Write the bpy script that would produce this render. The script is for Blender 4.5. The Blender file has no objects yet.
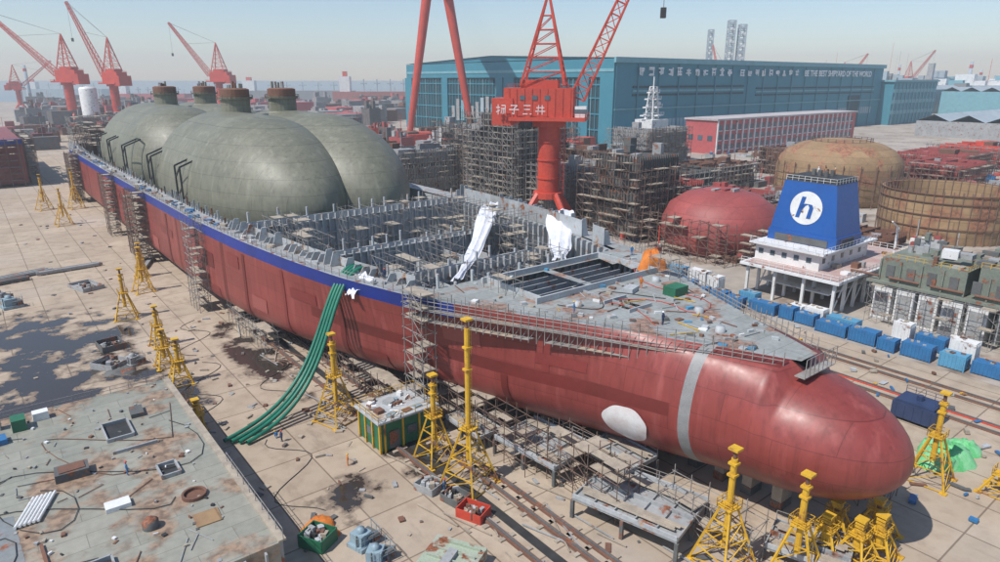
import bpy, math, random
from mathutils import Vector
random.seed(7)
TH=math.atan2(.62,.785); CT,ST=math.cos(TH),math.sin(TH)
def L(x,y): return (x*CT+y*ST, -x*ST+y*CT)      # world -> yard axes (n across the ship, s aft along it)
def Wd(n,s): return (n*CT-s*ST, n*ST+s*CT)
R=random.Random(11)
# ------------------------------------------------------------------ materials
MATS={}
def pmat(name,c1,c2=None,scale=.15,rough=.65,metal=0,bump=0.0,rust=0.0,rustc=(.16,.06,.03),rscale=.5,streak=0,plates=None,fine=.25,coat=0):
    if name in MATS: return MATS[name]
    m=bpy.data.materials.new(name); m.use_nodes=True; nt=m.node_tree; N=nt.nodes; K=nt.links
    b=N['Principled BSDF']; tc=N.new('ShaderNodeTexCoord'); co=tc.outputs['Object']
    if c2 is None: c2=tuple(v*.72 for v in c1)
    def noise(sc,det=3,vec=co,ro=.6):
        n=N.new('ShaderNodeTexNoise'); n.inputs['Scale'].default_value=sc; n.inputs['Detail'].default_value=det
        n.inputs['Roughness'].default_value=ro; K.new(vec,n.inputs['Vector']); return n.outputs['Fac']
    def ramp(src,a,bb):
        r=N.new('ShaderNodeMapRange'); r.inputs['From Min'].default_value=a; r.inputs['From Max'].default_value=bb
        K.new(src,r.inputs['Value']); return r.outputs['Result']
    def mix(f,A,B,mode='MIX'):
        x=N.new('ShaderNodeMix'); x.data_type='RGBA'; x.blend_type=mode
        if isinstance(f,(int,float)): x.inputs[0].default_value=f
        else: K.new(f,x.inputs[0])
        for i,v in ((6,A),(7,B)):
            if isinstance(v,tuple): x.inputs[i].default_value=(*v,1)
            else: K.new(v,x.inputs[i])
        return x.outputs[2]
    col=mix(ramp(noise(scale),.35,.65),c1,c2)
    fn=noise(scale*12,2)
    col=mix(fine,col,mix(ramp(fn,.3,.7),tuple(v*.55 for v in c1),tuple(min(1,v*1.35) for v in c1)))
    if plates:
        sx=N.new('ShaderNodeSeparateXYZ'); K.new(co,sx.inputs[0]); cx=N.new('ShaderNodeCombineXYZ')
        K.new(sx.outputs[plates[0]],cx.inputs[0]); K.new(sx.outputs[plates[1]],cx.inputs[1])
        br=N.new('ShaderNodeTexBrick'); K.new(cx.outputs[0],br.inputs['Vector'])
        br.offset=.5
        br.inputs['Scale'].default_value=1; br.inputs['Brick Width'].default_value=plates[2]; br.inputs['Row Height'].default_value=plates[3]
        br.inputs['Mortar Size'].default_value=plates[4]; br.inputs['Mortar Smooth'].default_value=.3
        br.inputs['Color1'].default_value=(1,1,1,1); br.inputs['Color2'].default_value=(plates[5],)*3+(1,); br.inputs['Mortar'].default_value=(.6,.6,.6,1)
        col=mix(1.0,col,br.outputs['Color'],'MULTIPLY')
    if streak:
        mp=N.new('ShaderNodeMapping'); mp.inputs['Scale'].default_value=(1,1,.06); K.new(co,mp.inputs[0])
        sn=noise(1.4,4,mp.outputs[0]); col=mix(ramp(sn,.5,.95),col,tuple(v*.4 for v in c1))
        sn=noise(.5,4,mp.outputs[0]); col=mix(ramp(sn,.55,1.1),col,tuple(min(1,v*1.5+.06) for v in c1))
    if rust>0:
        rn=noise(rscale,6); col=mix(ramp(rn,.62-rust*.3,.70-rust*.3),col,mix(ramp(fn,.4,.6),rustc,tuple(v*1.9 for v in rustc)))
    K.new(col,b.inputs['Base Color'])
    rr=N.new('ShaderNodeMapRange'); rr.inputs['To Min'].default_value=max(.05,rough-.12); rr.inputs['To Max'].default_value=min(1,rough+.15)
    K.new(fn,rr.inputs['Value']); K.new(rr.outputs['Result'],b.inputs['Roughness'])
    b.inputs['Metallic'].default_value=metal
    if bump>0:
        bp=N.new('ShaderNodeBump'); bp.inputs['Strength'].default_value=bump; bp.inputs['Distance'].default_value=.3; K.new(noise(scale*5,3),bp.inputs['Height']); K.new(bp.outputs[0],b.inputs['Normal'])
    MATS[name]=m; return m
HULL=pmat('hull_antifouling_red',(.285,.056,.046),(.225,.043,.037),.06,.42,bump=.12,plates=(1,2,12,3.2,.05,.86),streak=.5,fine=.14)
HULLD=pmat('hull_dark_primer',(.16,.022,.018),(.12,.02,.016),.1,.5,bump=.05,fine=.15)
HULL2=pmat('hull_touch_up_red',(.215,.034,.029),(.18,.03,.026),.1,.45,bump=.05,fine=.15)
HULL3=pmat('hull_faded_red',(.32,.085,.07),(.27,.065,.055),.1,.5,bump=.05,fine=.15)
HULLG=pmat('hull_grey_joint',(.27,.27,.27),(.2,.2,.2),.5,.5,bump=.05)
BLUE=pmat('hull_blue_stripe',(.012,.035,.27),(.01,.03,.19),.2,.42)
GREY=pmat('primer_grey',(.36,.37,.37),(.26,.27,.27),.2,.6,rust=.2)
GREYL=pmat('primer_grey_light',(.45,.47,.48),(.33,.35,.36),.2,.6,rust=.15,rustc=(.25,.17,.12))
GREYD=pmat('primer_grey_dark',(.13,.135,.13),(.08,.08,.08),.3,.7,rust=.25)
DECK=pmat('deck_primer',(.34,.36,.35),(.26,.27,.25),.12,.6,rust=.36,rustc=(.18,.11,.08),rscale=.16,plates=(0,1,9,3,.05,.85))
DECKO=pmat('deck_olive_primer',(.26,.27,.225),(.35,.33,.27),.09,.55,rust=.38,rustc=(.18,.125,.085),rscale=.13,plates=(0,1,8,2.6,.05,.86))
TANK=pmat('tank_khaki_primer',(.20,.198,.145),(.15,.152,.11),.045,.5,bump=.22,plates=(1,2,7,3.5,.06,.90),fine=.22,streak=.5)
RUST=pmat('rusty_steel',(.20,.095,.06),(.13,.065,.045),.3,.8)
SCAF=pmat('scaffold_tube',(.33,.32,.30),(.2,.17,.15),.6,.6)
SCAFR=pmat('scaffold_rusty',(.2,.13,.10),(.14,.1,.08),.6,.7)
PLANK=pmat('scaffold_plank',(.42,.36,.28),(.26,.22,.18),.7,.8)
CRED=pmat('crane_red',(.58,.070,.038),(.44,.055,.035),.12,.5)
YEL=pmat('stand_yellow',(.68,.41,.025),(.5,.28,.03),.5,.55,rust=.18)
TEAL=pmat('hall_teal_cladding',(.05,.23,.30),(.04,.20,.27),.02,.6,fine=.1)
TEALL=pmat('hall_teal_light',(.18,.38,.43),(.15,.34,.39),.02,.6)
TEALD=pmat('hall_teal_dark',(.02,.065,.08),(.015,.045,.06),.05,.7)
WHITE=pmat('white_paint',(.76,.77,.76),(.64,.64,.62),.2,.5,rust=.1,fine=.12)
WHITEP=pmat('white_undercoat',(.78,.77,.76),(.60,.50,.47),.35,.6,fine=.1)
WHITEC=pmat('white_tarpaulin',(.72,.73,.77),(.58,.60,.66),.4,.7,bump=.3)
FBLUE=pmat('funnel_blue',(.018,.10,.36),(.016,.085,.3),.1,.4,fine=.08)
CBLUE=pmat('container_blue',(.03,.17,.38),(.03,.12,.28),.3,.5,rust=.12)
CBLUE2=pmat('container_light_blue',(.1,.32,.5),(.08,.25,.4),.3,.5,rust=.12)
GREEN=pmat('cabin_green',(.025,.16,.08),(.02,.11,.06),.3,.55)
HOSE=pmat('hose_green',(.012,.19,.115),(.01,.12,.08),.5,.45)
TAN=pmat('tank_wood_lagging',(.40,.265,.14),(.29,.18,.09),.08,.75,rust=.36,rustc=(.19,.09,.05),rscale=.12,plates=(0,2,5,2.5,.12,.75))
PINK=pmat('block_red_primer',(.38,.085,.075),(.29,.065,.06),.1,.55,plates=(1,2,6,3,.06,.85))
BRICK=pmat('workshop_red',(.47,.10,.095),(.40,.08,.08),.05,.6)
GLASS=pmat('window_glass',(.1,.14,.17),(.06,.09,.11),.1,.15)
BLACK=pmat('black_steel',(.025,.025,.025),(.05,.05,.05),.5,.6)
MACH=pmat('machinery_green_grey',(.2,.225,.18),(.15,.17,.14),.2,.6,rust=.15)
ORANGE=pmat('orange_tarpaulin',(.68,.22,.03),(.5,.13,.02),.8,.7,bump=.4)
LGREEN=pmat('light_green_tarpaulin',(.1,.5,.16),(.3,.6,.35),.7,.7,bump=.4)
LBLUE=pmat('machine_light_blue',(.28,.38,.43),(.2,.28,.33),.5,.5,rust=.15)
NAVY=pmat('navy_steel',(.03,.05,.12),None,.4,.5)
HAZE=pmat('haze_tinted_grey',(.36,.42,.45),(.3,.36,.4),.01,.9)  # pale base colour with the haze of distance painted in
HAZEB=pmat('haze_tinted_brown',(.28,.25,.24),(.2,.2,.2),.02,.9)  # brown paled and greyed, distance haze put into the colour
# ------------------------------------------------------------------ mesh builder
class MB:
    def __init__(s): s.v=[]; s.f=[]; s.m=[]; s.ml=[]; s.sm=[]
    def mi(s,m):
        if m not in s.ml: s.ml.append(m)
        return s.ml.index(m)
    def add(s,vs,fs,m,smooth=False):
        o=len(s.v); s.v+= [tuple(p) for p in vs]; k=s.mi(m)
        for f in fs: s.f.append([i+o for i in f]); s.m.append(k); s.sm.append(smooth)
    def box(s,c,d,m,rot=0,taper=1):
        x,y,z=d[0]/2,d[1]/2,d[2]; vs=[]
        cr,sr=math.cos(rot),math.sin(rot)
        for zz,t in ((0,1),(z,taper)):
            for a,b in ((-x,-y),(x,-y),(x,y),(-x,y)):
                a*=t;b*=t; vs.append((c[0]+a*cr-b*sr,c[1]+a*sr+b*cr,c[2]+zz))
        s.add(vs,[(3,2,1,0),(4,5,6,7),(0,1,5,4),(1,2,6,5),(2,3,7,6),(3,0,4,7)],m)
    def bb(s,a,b,m):
        s.box(((a[0]+b[0])/2,(a[1]+b[1])/2,min(a[2],b[2])),(abs(b[0]-a[0]),abs(b[1]-a[1]),abs(b[2]-a[2])),m)
    def tube(s,p,q,r,m,n=4,r2=None,caps=True,smooth=False):
        p=Vector(p);q=Vector(q);d=q-p
        if d.length<1e-6: return
        d.normalize(); u=d.cross(Vector((0,0,1))) if abs(d.z)<.95 else d.cross(Vector((1,0,0))); u.normalize(); w=d.cross(u)
        r2=r if r2 is None else r2; vs=[]
        for c,rr in ((p,r),(q,r2)):
            for i in range(n):
                a=2*math.pi*(i+.5)/n; vs.append(c+u*math.cos(a)*rr+w*math.sin(a)*rr)
        fs=[(i,(i+1)%n,n+(i+1)%n,n+i) for i in range(n)]
        s.add(vs,fs,m,smooth and n>5)
        if caps: s.add(vs,[tuple(range(n-1,-1,-1)),tuple(range(n,2*n))],m)
    def path(s,pts,r,m,n=8):
        vs=[];P=[Vector(p) for p in pts]
        for i,p in enumerate(P):
            d=(P[min(i+1,len(P)-1)]-P[max(i-1,0)]).normalized(); u=d.cross(Vector((.3,.9,.1))).normalized(); w=d.cross(u)
            for k in range(n):
                a=2*math.pi*k/n; vs.append(p+u*math.cos(a)*r+w*math.sin(a)*r)
        fs=[(i*n+k,i*n+(k+1)%n,(i+1)*n+(k+1)%n,(i+1)*n+k) for i in range(len(P)-1) for k in range(n)]
        s.add(vs,fs,m,True)
    def lathe(s,c,prof,m,n=40,axis='z',smooth=True):
        vs=[]
        for r,h in prof:
            for i in range(n):
                a=2*math.pi*i/n
                if axis=='z': vs.append((c[0]+r*math.cos(a),c[1]+r*math.sin(a),c[2]+h))
                else: vs.append((c[0]+r*math.cos(a),c[1]+h,c[2]+r*math.sin(a)))
        fs=[(j*n+i,j*n+(i+1)%n,(j+1)*n+(i+1)%n,(j+1)*n+i) for j in range(len(prof)-1) for i in range(n)]
        s.add(vs,fs,m,smooth)
    def poly(s,pts,z0,z1,m):
        n=len(pts); vs=[(a,b,z0) for a,b in pts]+[(a,b,z1) for a,b in pts]
        s.add(vs,[tuple(range(n-1,-1,-1)),tuple(range(n,2*n))]+[(i,(i+1)%n,n+(i+1)%n,n+i) for i in range(n)],m)
    def lattice(s,p,q,w0,w1,r,m,seg,rd=None):
        p=Vector(p);q=Vector(q);d=(q-p).normalized(); u=d.cross(Vector((0,0,1)))
        if u.length<.1: u=Vector((1,0,0))
        u.normalize(); w=d.cross(u).normalized(); rd=rd or r*.6
        rings=[]
        for i in range(seg+1):
            t=i/seg;c=p.lerp(q,t);hw=(w0+(w1-w0)*t)/2
            rings.append([c+u*a*hw+w*b*hw for a,b in ((-1,-1),(1,-1),(1,1),(-1,1))])
        for k in range(4): s.tube(rings[0][k],rings[-1][k],r,m)
        for i in range(seg):
            for k in range(4):
                s.tube(rings[i][k],rings[i][(k+1)%4],rd,m,caps=False)
                s.tube(rings[i][k],rings[i+1][(k+1)%4],rd,m,caps=False)
        for k in range(4): s.tube(rings[-1][k],rings[-1][(k+1)%4],rd,m,caps=False)
    def scaf(s,n0,s0,z0,dn,ds,dz,bay=2.4,lift=2.,r=.065,m=None,pm=None,pp=.6,miss=.06):
        m=m or SCAF; pm=pm or PLANK
        a=max(1,round(dn/bay)); b=max(1,round(ds/bay)); k=max(1,round(dz/lift))
        xs=[n0+dn*i/a for i in range(a+1)]; ys=[s0+ds*i/b for i in range(b+1)]
        for x in xs:
            for y in ys:
                j=R.uniform(-.08,.08); s.tube((x+j,y,z0),(x+j*.5,y+j,z0+dz+R.uniform(.2,1.4)),r,m,caps=False)
        for i in range(1,k+1):
            z=z0+dz*i/k
            for x in xs:
                if R.random()>miss: s.tube((x,ys[0]-.4,z),(x,ys[-1]+.4,z),r*.8,m,caps=False)
            for y in ys:
                if R.random()>miss: s.tube((xs[0]-.4,y,z+.05),(xs[-1]+.4,y,z+.05),r*.8,m,caps=False)
            for ia in range(a):
                for ib in range(b):
                    if R.random()<pp: s.box(((xs[ia]+xs[ia+1])/2,(ys[ib]+ys[ib+1])/2,z+.1),((xs[ia+1]-xs[ia])*R.uniform(.5,.98),(ys[ib+1]-ys[ib])*.99,.08),pm)
        for i in range(k):
            za=z0+dz*i/k; zb=z0+dz*(i+1)/k
            for ib in range(b):
                if R.random()<.5: s.tube((xs[0],ys[ib],za),(xs[0],ys[ib+1],zb),r*.7,m,caps=False)
            for ia in range(a):
                if R.random()<.5: s.tube((xs[ia],ys[0],za),(xs[ia+1],ys[0],zb),r*.7,m,caps=False)
    def rail(s,pts,h=1.1,m=None,step=2.,r=.05):
        m=m or SCAF
        for p,q in zip(pts[:-1],pts[1:]):
            p=Vector(p);q=Vector(q);k=max(1,round((q-p).length/step))
            for i in range(k+1):
                c=p.lerp(q,i/k); s.tube(c,c+Vector((0,0,h)),r,m,caps=False)
            for f in (.5,1): s.tube(p+Vector((0,0,h*f)),q+Vector((0,0,h*f)),r*.8,m,caps=False)
    def done(s,name,parent=None,yard=True,origin=None):
        xs=[p[0] for p in s.v];ys=[p[1] for p in s.v];zs=[p[2] for p in s.v]
        o=origin or ((min(xs)+max(xs))/2,(min(ys)+max(ys))/2,min(zs))
        me=bpy.data.meshes.new(name); me.from_pydata([(p[0]-o[0],p[1]-o[1],p[2]-o[2]) for p in s.v],[],s.f)
        for m in s.ml: me.materials.append(m)
        me.polygons.foreach_set('material_index',s.m); me.polygons.foreach_set('use_smooth',s.sm); me.update()
        ob=bpy.data.objects.new(name,me); bpy.context.collection.objects.link(ob)
        if parent is not None:
            po=parent['o']; ob.location=(o[0]-po[0],o[1]-po[1],o[2]-po[2]); ob.parent=parent
        elif yard:
            w=Wd(o[0],o[1]); ob.location=(w[0],w[1],o[2]); ob.rotation_euler=(0,0,TH)
        else: ob.location=o
        ob['o']=o; return ob
def lerpt(tab,x):
    if x<=tab[0][0]: return tab[0][1]
    for (a,b),(c,d) in zip(tab[:-1],tab[1:]):
        if x<=c:
            t=(x-a)/(c-a); return b+(d-b)*t
    return tab[-1][1]
def smt(tab,x):
    return sum(lerpt(tab,x+k) for k in (-4,-2,0,2,4))/5
# ------------------------------------------------------------------ camera, light, sky
cam=bpy.data.cameras.new('camera'); cam.lens=24; cam.sensor_width=36; cam.clip_end=60000; cam.clip_start=.5
co=bpy.data.objects.new('camera',cam); bpy.context.collection.objects.link(co); co.location=(0,0,50)
co.rotation_euler=(math.radians(90)-math.atan(201/667),0,0); bpy.context.scene.camera=co
SUN=Vector((-.62,-.42,1.05)).normalized()
el=math.asin(SUN.z); az=math.atan2(SUN.x,SUN.y)
sl=bpy.data.lights.new('sun','SUN'); sl.energy=4.7; sl.angle=math.radians(.6); sl.color=(1,.965,.915)
so=bpy.data.objects.new('sun',sl); bpy.context.collection.objects.link(so); so.rotation_euler=SUN.to_track_quat('Z','Y').to_euler()
w=bpy.data.worlds.new('World'); bpy.context.scene.world=w; w.use_nodes=True; nt=w.node_tree
sk=nt.nodes.new('ShaderNodeTexSky'); sk.sky_type='NISHITA'; sk.sun_disc=False; sk.sun_elevation=el; sk.sun_rotation=az%(2*math.pi)
sk.air_density=1.0; sk.dust_density=.3; sk.ozone_density=3.0
nt.links.new(sk.outputs[0],nt.nodes['Background'].inputs[0]); nt.nodes['Background'].inputs[1].default_value=.135
sc=bpy.context.scene; sc.view_settings.view_transform='Standard'; sc.view_settings.look='None'; sc.view_settings.exposure=0
hm=bpy.data.materials.new('hazy_air'); hm.use_nodes=True; hn_=hm.node_tree; hn_.nodes.remove(hn_.nodes['Principled BSDF'])
vsn=hn_.nodes.new('ShaderNodeVolumeScatter'); vsn.inputs['Density'].default_value=.00026; vsn.inputs['Color'].default_value=(.86,.96,1,1); vsn.inputs['Anisotropy'].default_value=.1
hn_.links.new(vsn.outputs[0],hn_.nodes['Material Output'].inputs['Volume'])
k=MB(); k.bb((-3000,-400,-3),(3500,4600,200),hm); k.done('sky_haze',yard=False)
# ------------------------------------------------------------------ ground, sea
def plane(name,x0,x1,y0,y1,z,m,rot=0,div=1):
    me=bpy.data.meshes.new(name); me.from_pydata([(x0,y0,0),(x1,y0,0),(x1,y1,0),(x0,y1,0)],[],[(0,1,2,3)]); me.materials.append(m)
    o=bpy.data.objects.new(name,me); bpy.context.collection.objects.link(o); o.location=(0,0,z); o.rotation_euler=(0,0,rot); return o
YARD=pmat('yard_ground',(.43,.38,.32),(.29,.25,.215),.02,.9,rust=.25,rustc=(.17,.13,.10),rscale=.05,bump=.2)
SEA=pmat('sea_water',(.22,.29,.31),(.2,.27,.29),.005,.35)
plane('sea',-30000,30000,1500,45000,-2,SEA)
plane('ground',-4000,6000,-300,1650,-.004,YARD)
def concrete():
    m=bpy.data.materials.new('dock_concrete'); m.use_nodes=True; nt=m.node_tree;N=nt.nodes;K=nt.links;b=N['Principled BSDF']
    tc=N.new('ShaderNodeTexCoord');co=tc.outputs['Object']
    def noise(sc,det=5,ro=.6,vec=co):
        n=N.new('ShaderNodeTexNoise');n.inputs['Scale'].default_value=sc;n.inputs['Detail'].default_value=det;n.inputs['Roughness'].default_value=ro;K.new(vec,n.inputs['Vector']);return n.outputs['Fac']
    def mr(src,a,b2,c=0,d=1):
        r=N.new('ShaderNodeMapRange');K.new(src,r.inputs['Value'])
        for k,v in zip(('From Min','From Max','To Min','To Max'),(a,b2,c,d)): r.inputs[k].default_value=v
        return r.outputs['Result']
    def mix(f,A,B,mode='MIX'):
        x=N.new('ShaderNodeMix');x.data_type='RGBA';x.blend_type=mode
        if isinstance(f,(int,float)): x.inputs[0].default_value=f
        else: K.new(f,x.inputs[0])
        for i,v in ((6,A),(7,B)):
            if isinstance(v,tuple): x.inputs[i].default_value=(*v,1)
            else: K.new(v,x.inputs[i])
        return x.outputs[2]
    def mth(op,a,b2):
        x=N.new('ShaderNodeMath');x.operation=op
        for i,v in enumerate((a,b2)):
            if isinstance(v,(int,float)): x.inputs[i].default_value=v
            else: K.new(v,x.inputs[i])
        return x.outputs[0]
    col=mix(mr(noise(.045),.35,.65),(.49,.40,.30),(.41,.325,.24))
    col=mix(mth('MULTIPLY',mr(noise(.35),.45,.75),.8),col,(.31,.235,.17))
    col=mix(mr(noise(.02,3),.52,.75),col,(.46,.40,.34))
    mp=N.new('ShaderNodeMapping');mp.inputs['Scale'].default_value=(1,.35,1);K.new(co,mp.inputs[0])
    col=mix(mth('MULTIPLY',mr(noise(.22,7,.7,mp.outputs[0]),.57,.70),.5),col,(.17,.13,.10))
    br=N.new('ShaderNodeTexBrick');K.new(co,br.inputs['Vector']);br.offset=0
    for k,v in (('Scale',1),('Brick Width',7.5),('Row Height',9),('Mortar Size',.11),('Mortar Smooth',.2)): br.inputs[k].default_value=v
    br.inputs['Color1'].default_value=(1,1,1,1);br.inputs['Color2'].default_value=(.86,.86,.86,1);br.inputs['Mortar'].default_value=(.45,.42,.40,1)
    col=mix(1.,col,br.outputs['Color'],'MULTIPLY')
    masks=[]
    for (cx,cy,rx,ry) in ((3,128,24,36),(4,152,19,28),(22,112,10,9),(36,120,5,26),(42,70,5,12),(30,68,6,6)):
        sx=N.new('ShaderNodeMapping');sx.vector_type='POINT';sx.inputs['Location'].default_value=(-cx/rx,-cy/ry,0);sx.inputs['Scale'].default_value=(1/rx,1/ry,0);K.new(co,sx.inputs[0])
        ln=N.new('ShaderNodeVectorMath');ln.operation='LENGTH';K.new(sx.outputs[0],ln.inputs[0]);masks.append(mr(ln.outputs['Value'],1.0,0,0,1))
    mk=masks[0]
    for x in masks[1:]: mk=mth('MAXIMUM',mk,x)
    pn=noise(.13,7,.62)
    sm=mth('ADD',mth('MULTIPLY',mk,.20),pn)
    wet=mth('MULTIPLY',mr(sm,.53,.585),mr(mk,0,.12))
    wat=mth('MULTIPLY',mr(sm,.60,.615),mr(mk,0,.12))
    col=mix(mth('MULTIPLY',wet,.75),col,(.13,.095,.07))
    col=mix(wat,col,(.045,.036,.03))
    K.new(col,b.inputs['Base Color']);K.new(mr(wat,0,1,.85,.06),b.inputs['Roughness'])
    bp=N.new('ShaderNodeBump');bp.inputs['Distance'].default_value=.15;K.new(mr(wat,0,1,.25,0),bp.inputs['Strength']);K.new(noise(.8,4),bp.inputs['Height']);K.new(bp.outputs[0],b.inputs['Normal'])
    return m
plane('dock_floor',-260,131,-120,900,0,concrete(),rot=TH)
# ------------------------------------------------------------------ THE SHIP
C0=70.7
WM=[(36,8.6),(44,10.2),(55,13),(65,17),(79,21.5),(94,26),(110,29.5),(131,32),(160,33.5),(238,34.2),(360,34.2),(400,30)]
WDk=[(33,1.8),(37,3.6),(44,6.6),(55,11.8),(65,17),(79,23.6),(94,27.6),(110,30),(131,32),(160,33.5),(238,34.2),(360,34.2),(400,30)]
ZB=[(30,4.6),(36,3.4),(48,2.2),(60,1.6),(400,1.6)]
PW=[(36,2),(55,2.2),(79,2.7),(110,3.8),(150,7),(400,7)]
def bulbr(s): 
    t=max(0,min(1,(37-s)/16)); return (max(0,1-t**2.15))**.5
def wdeck(s): return max(0,smt(WDk,s)) if s>37 else lerpt(WDk,s)
def hullpt(s,h):
    if s<=33:
        r=bulbr(s); zc=11.3; hh=7.4*r; z=zc-hh+2*hh*h; return 8.5*r*math.sqrt(max(0,1-(1-2*h)**2)), z
    wm=smt(WM,s) if s>40 else 8.5+ (lerpt(WM,s)-8.6); p=lerpt(PW,s)
    zb=lerpt(ZB,s)
    if s<48: zb=3.9+(lerpt(ZB,48)-3.9)*max(0,(s-33)/15)
    z=zb+(20-zb)*h
    if h<=.5: return wm*(max(0,1-(1-2*h)**p))**(1/p),z
    wd=wdeck(s); q=2*h-1
    if wd<wm:
        k=math.sqrt(max(0,1-q*q)); f=min(1,max(0,(s-40)/25)); k=k*(1-f)+(1-q**1.5)*f
        return wd+(wm-wd)*k,z
    return wm+(wd-wm)*q**1.3,z
HS=[0,.004,.015,.035,.06,.09,.13,.18,.24,.3,.36,.42,.5,.54,.6,.66,.72,.78,.83,.875,.91,.94,.97,1]
SS=[21.0+16*(1-math.cos(math.pi/2*i/12))*.76 for i in range(12)]
SS=[s for s in SS if s<32]+[32.2,33,34,35,36,38,40,41.4,42.8,44,46,48,49.5]
x=51
while x<132: SS.append(x); x+=2.5
SS+=[135,141,143,150,160,174,175.6,190,205,216,217.6,235,250,262,263.8,285,310,312,340,360,380,400]
hb=MB(); nv=len(HS)
for side in (-1,1):
    vs=[]
    for s_ in SS:
        for h in HS:
            ww,z=hullpt(s_,h); vs.append((C0+side*ww,s_,z))
    base=len(hb.v); hb.v+=vs
    for i in range(len(SS)-1):
        a,b=SS[i],SS[i+1]
        for j in range(nv-1):
            h=(HS[j]+HS[j+1])/2; mt=HULL
            if abs(a-41.4)<.1: mt=HULLG
            elif h>.875 and a>72: mt=BLUE
            elif abs(a-141)<.1 or abs(a-174)<.1 or abs(a-216)<.1 or abs(a-262)<.1 or abs(a-310)<.1: mt=HULLD
            elif 43<a<104 and .5<h<.6: mt=HULLD
            elif a>104 and .06<h<.12 : mt=HULLD
            elif 33<a<41 and h>.97: mt=HULLD
            q=[i*nv+j,(i+1)*nv+j,(i+1)*nv+j+1,i*nv+j+1]
            if side==1: q=q[::-1]
            hb.f.append([base+t for t in q]); hb.m.append(hb.mi(mt)); hb.sm.append(True)
tv=[]
for h in HS:
    ww,z=hullpt(400,h); tv+=[(C0-ww,400,z),(C0+ww,400,z)]
hb.add(tv,[(2*j,2*j+2,2*j+3,2*j+1) for j in range(nv-1)],HULL)
ship=hb.done('cargo_ship_hull',origin=(C0,200,0))
import bmesh
bm=bmesh.new(); bm.from_mesh(ship.data); bmesh.ops.remove_doubles(bm,verts=bm.verts,dist=.01); bmesh.ops.recalc_face_normals(bm,faces=bm.faces); bm.to_mesh(ship.data); bm.free()
d=MB(); cs,ch=49.6,.35
def shell(s_,h,off=.03):
    ww,z=hullpt(s_,h); return (C0-ww-off,s_,z-off*.6)
n=48; vs=[shell(cs,ch,.2)]; NR=8
for ring in range(1,NR+1):
    for i in range(n):
        a=2*math.pi*i/n; f=ring/NR; rr=f*(1+(.03*math.sin(3*a+1)+.02*math.sin(7*a))*f); vs.append(shell(cs+3.0*rr*math.cos(a),ch+.15*rr*math.sin(a),.2))
fs=[(0,1+i,1+(i+1)%n) for i in range(n)]
for g in range(NR-1): fs+=[(1+g*n+i,1+(g+1)*n+i,1+(g+1)*n+(i+1)%n,1+g*n+(i+1)%n) for i in range(n)]
d.add(vs,fs,WHITEP,True); d.done('thruster_patch',ship)
d=MB()
def patch(s0,s1,h0,h1,m,off=.09):
    a=max(2,int((s1-s0)/1.25)); b=max(2,int((h1-h0)/.03)); vs=[]
    for i in range(a+1):
        for j in range(b+1): vs.append(shell(s0+(s1-s0)*i/a,h0+(h1-h0)*j/b,off))
    d.add(vs,[(i*(b+1)+j,(i+1)*(b+1)+j,(i+1)*(b+1)+j+1,i*(b+1)+j+1) for i in range(a) for j in range(b)],m,True)
for (a,b,c,e,m) in ((66,67,.25,.5,HULLD),(79,80.2,.1,.5,HULL2),(88,94,.2,.36,HULL2),(97,98.2,.12,.86,HULLD),(104,112,.62,.72,HULL2),(114,115,.1,.86,HULL2),(122,128,.3,.45,HULL3),(130,131.2,.1,.86,HULLD),(133,139,.66,.8,HULL2),(146,158,.15,.28,HULL2),(148,154,.5,.68,HULLD),(166,170,.2,.6,HULL2),(180,192,.55,.66,HULL2),(184,185.5,.1,.86,HULLD),(197,203,.2,.4,HULL3),(224,240,.3,.42,HULL2),(236,237.6,.1,.86,HULLD),(245,256,.6,.78,HULL2),(272,290,.2,.34,HULL2),(285,287,.1,.86,HULLD),(320,334,.5,.66,HULL2),(350,352,.1,.86,HULLD),(55,62,.66,.74,HULL2),(70,76,.68,.8,HULL3),(60,61,.6,.95,HULL2)):
    patch(a,b,c,e,m)
d.done('hull_paint_patches',ship)
# deck
dk=MB()
def hole(n_,s_):
    if s_>81 and s_<392: return abs(n_-C0)<wdeck(s_)-4.2
    if 67<s_<78: return -10.5<n_-C0<13 and not (-.6<n_-C0<.9)
    if 56<s_<60: return -4<n_-C0<-.5
    return False
s_=33.
while s_<400:
    st=1. if s_<96 else 4.
    w0,w1=wdeck(s_),wdeck(s_+st); k=28
    for i in range(k):
        f0,f1=-1+2*i/k,-1+2*(i+1)/k
        if hole(C0+(w0+w1)/2*(f0+f1)/2,s_+st/2): continue
        dk.add([(C0+w0*f0,s_,20.0),(C0+w0*f1,s_,20.0),(C0+w1*f1,s_+st,20.0),(C0+w1*f0,s_+st,20.0)],[(0,1,2,3)],DECK if s_<82 else GREY)
    s_+=st
dk.done('deck_plating',ship)
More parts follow.
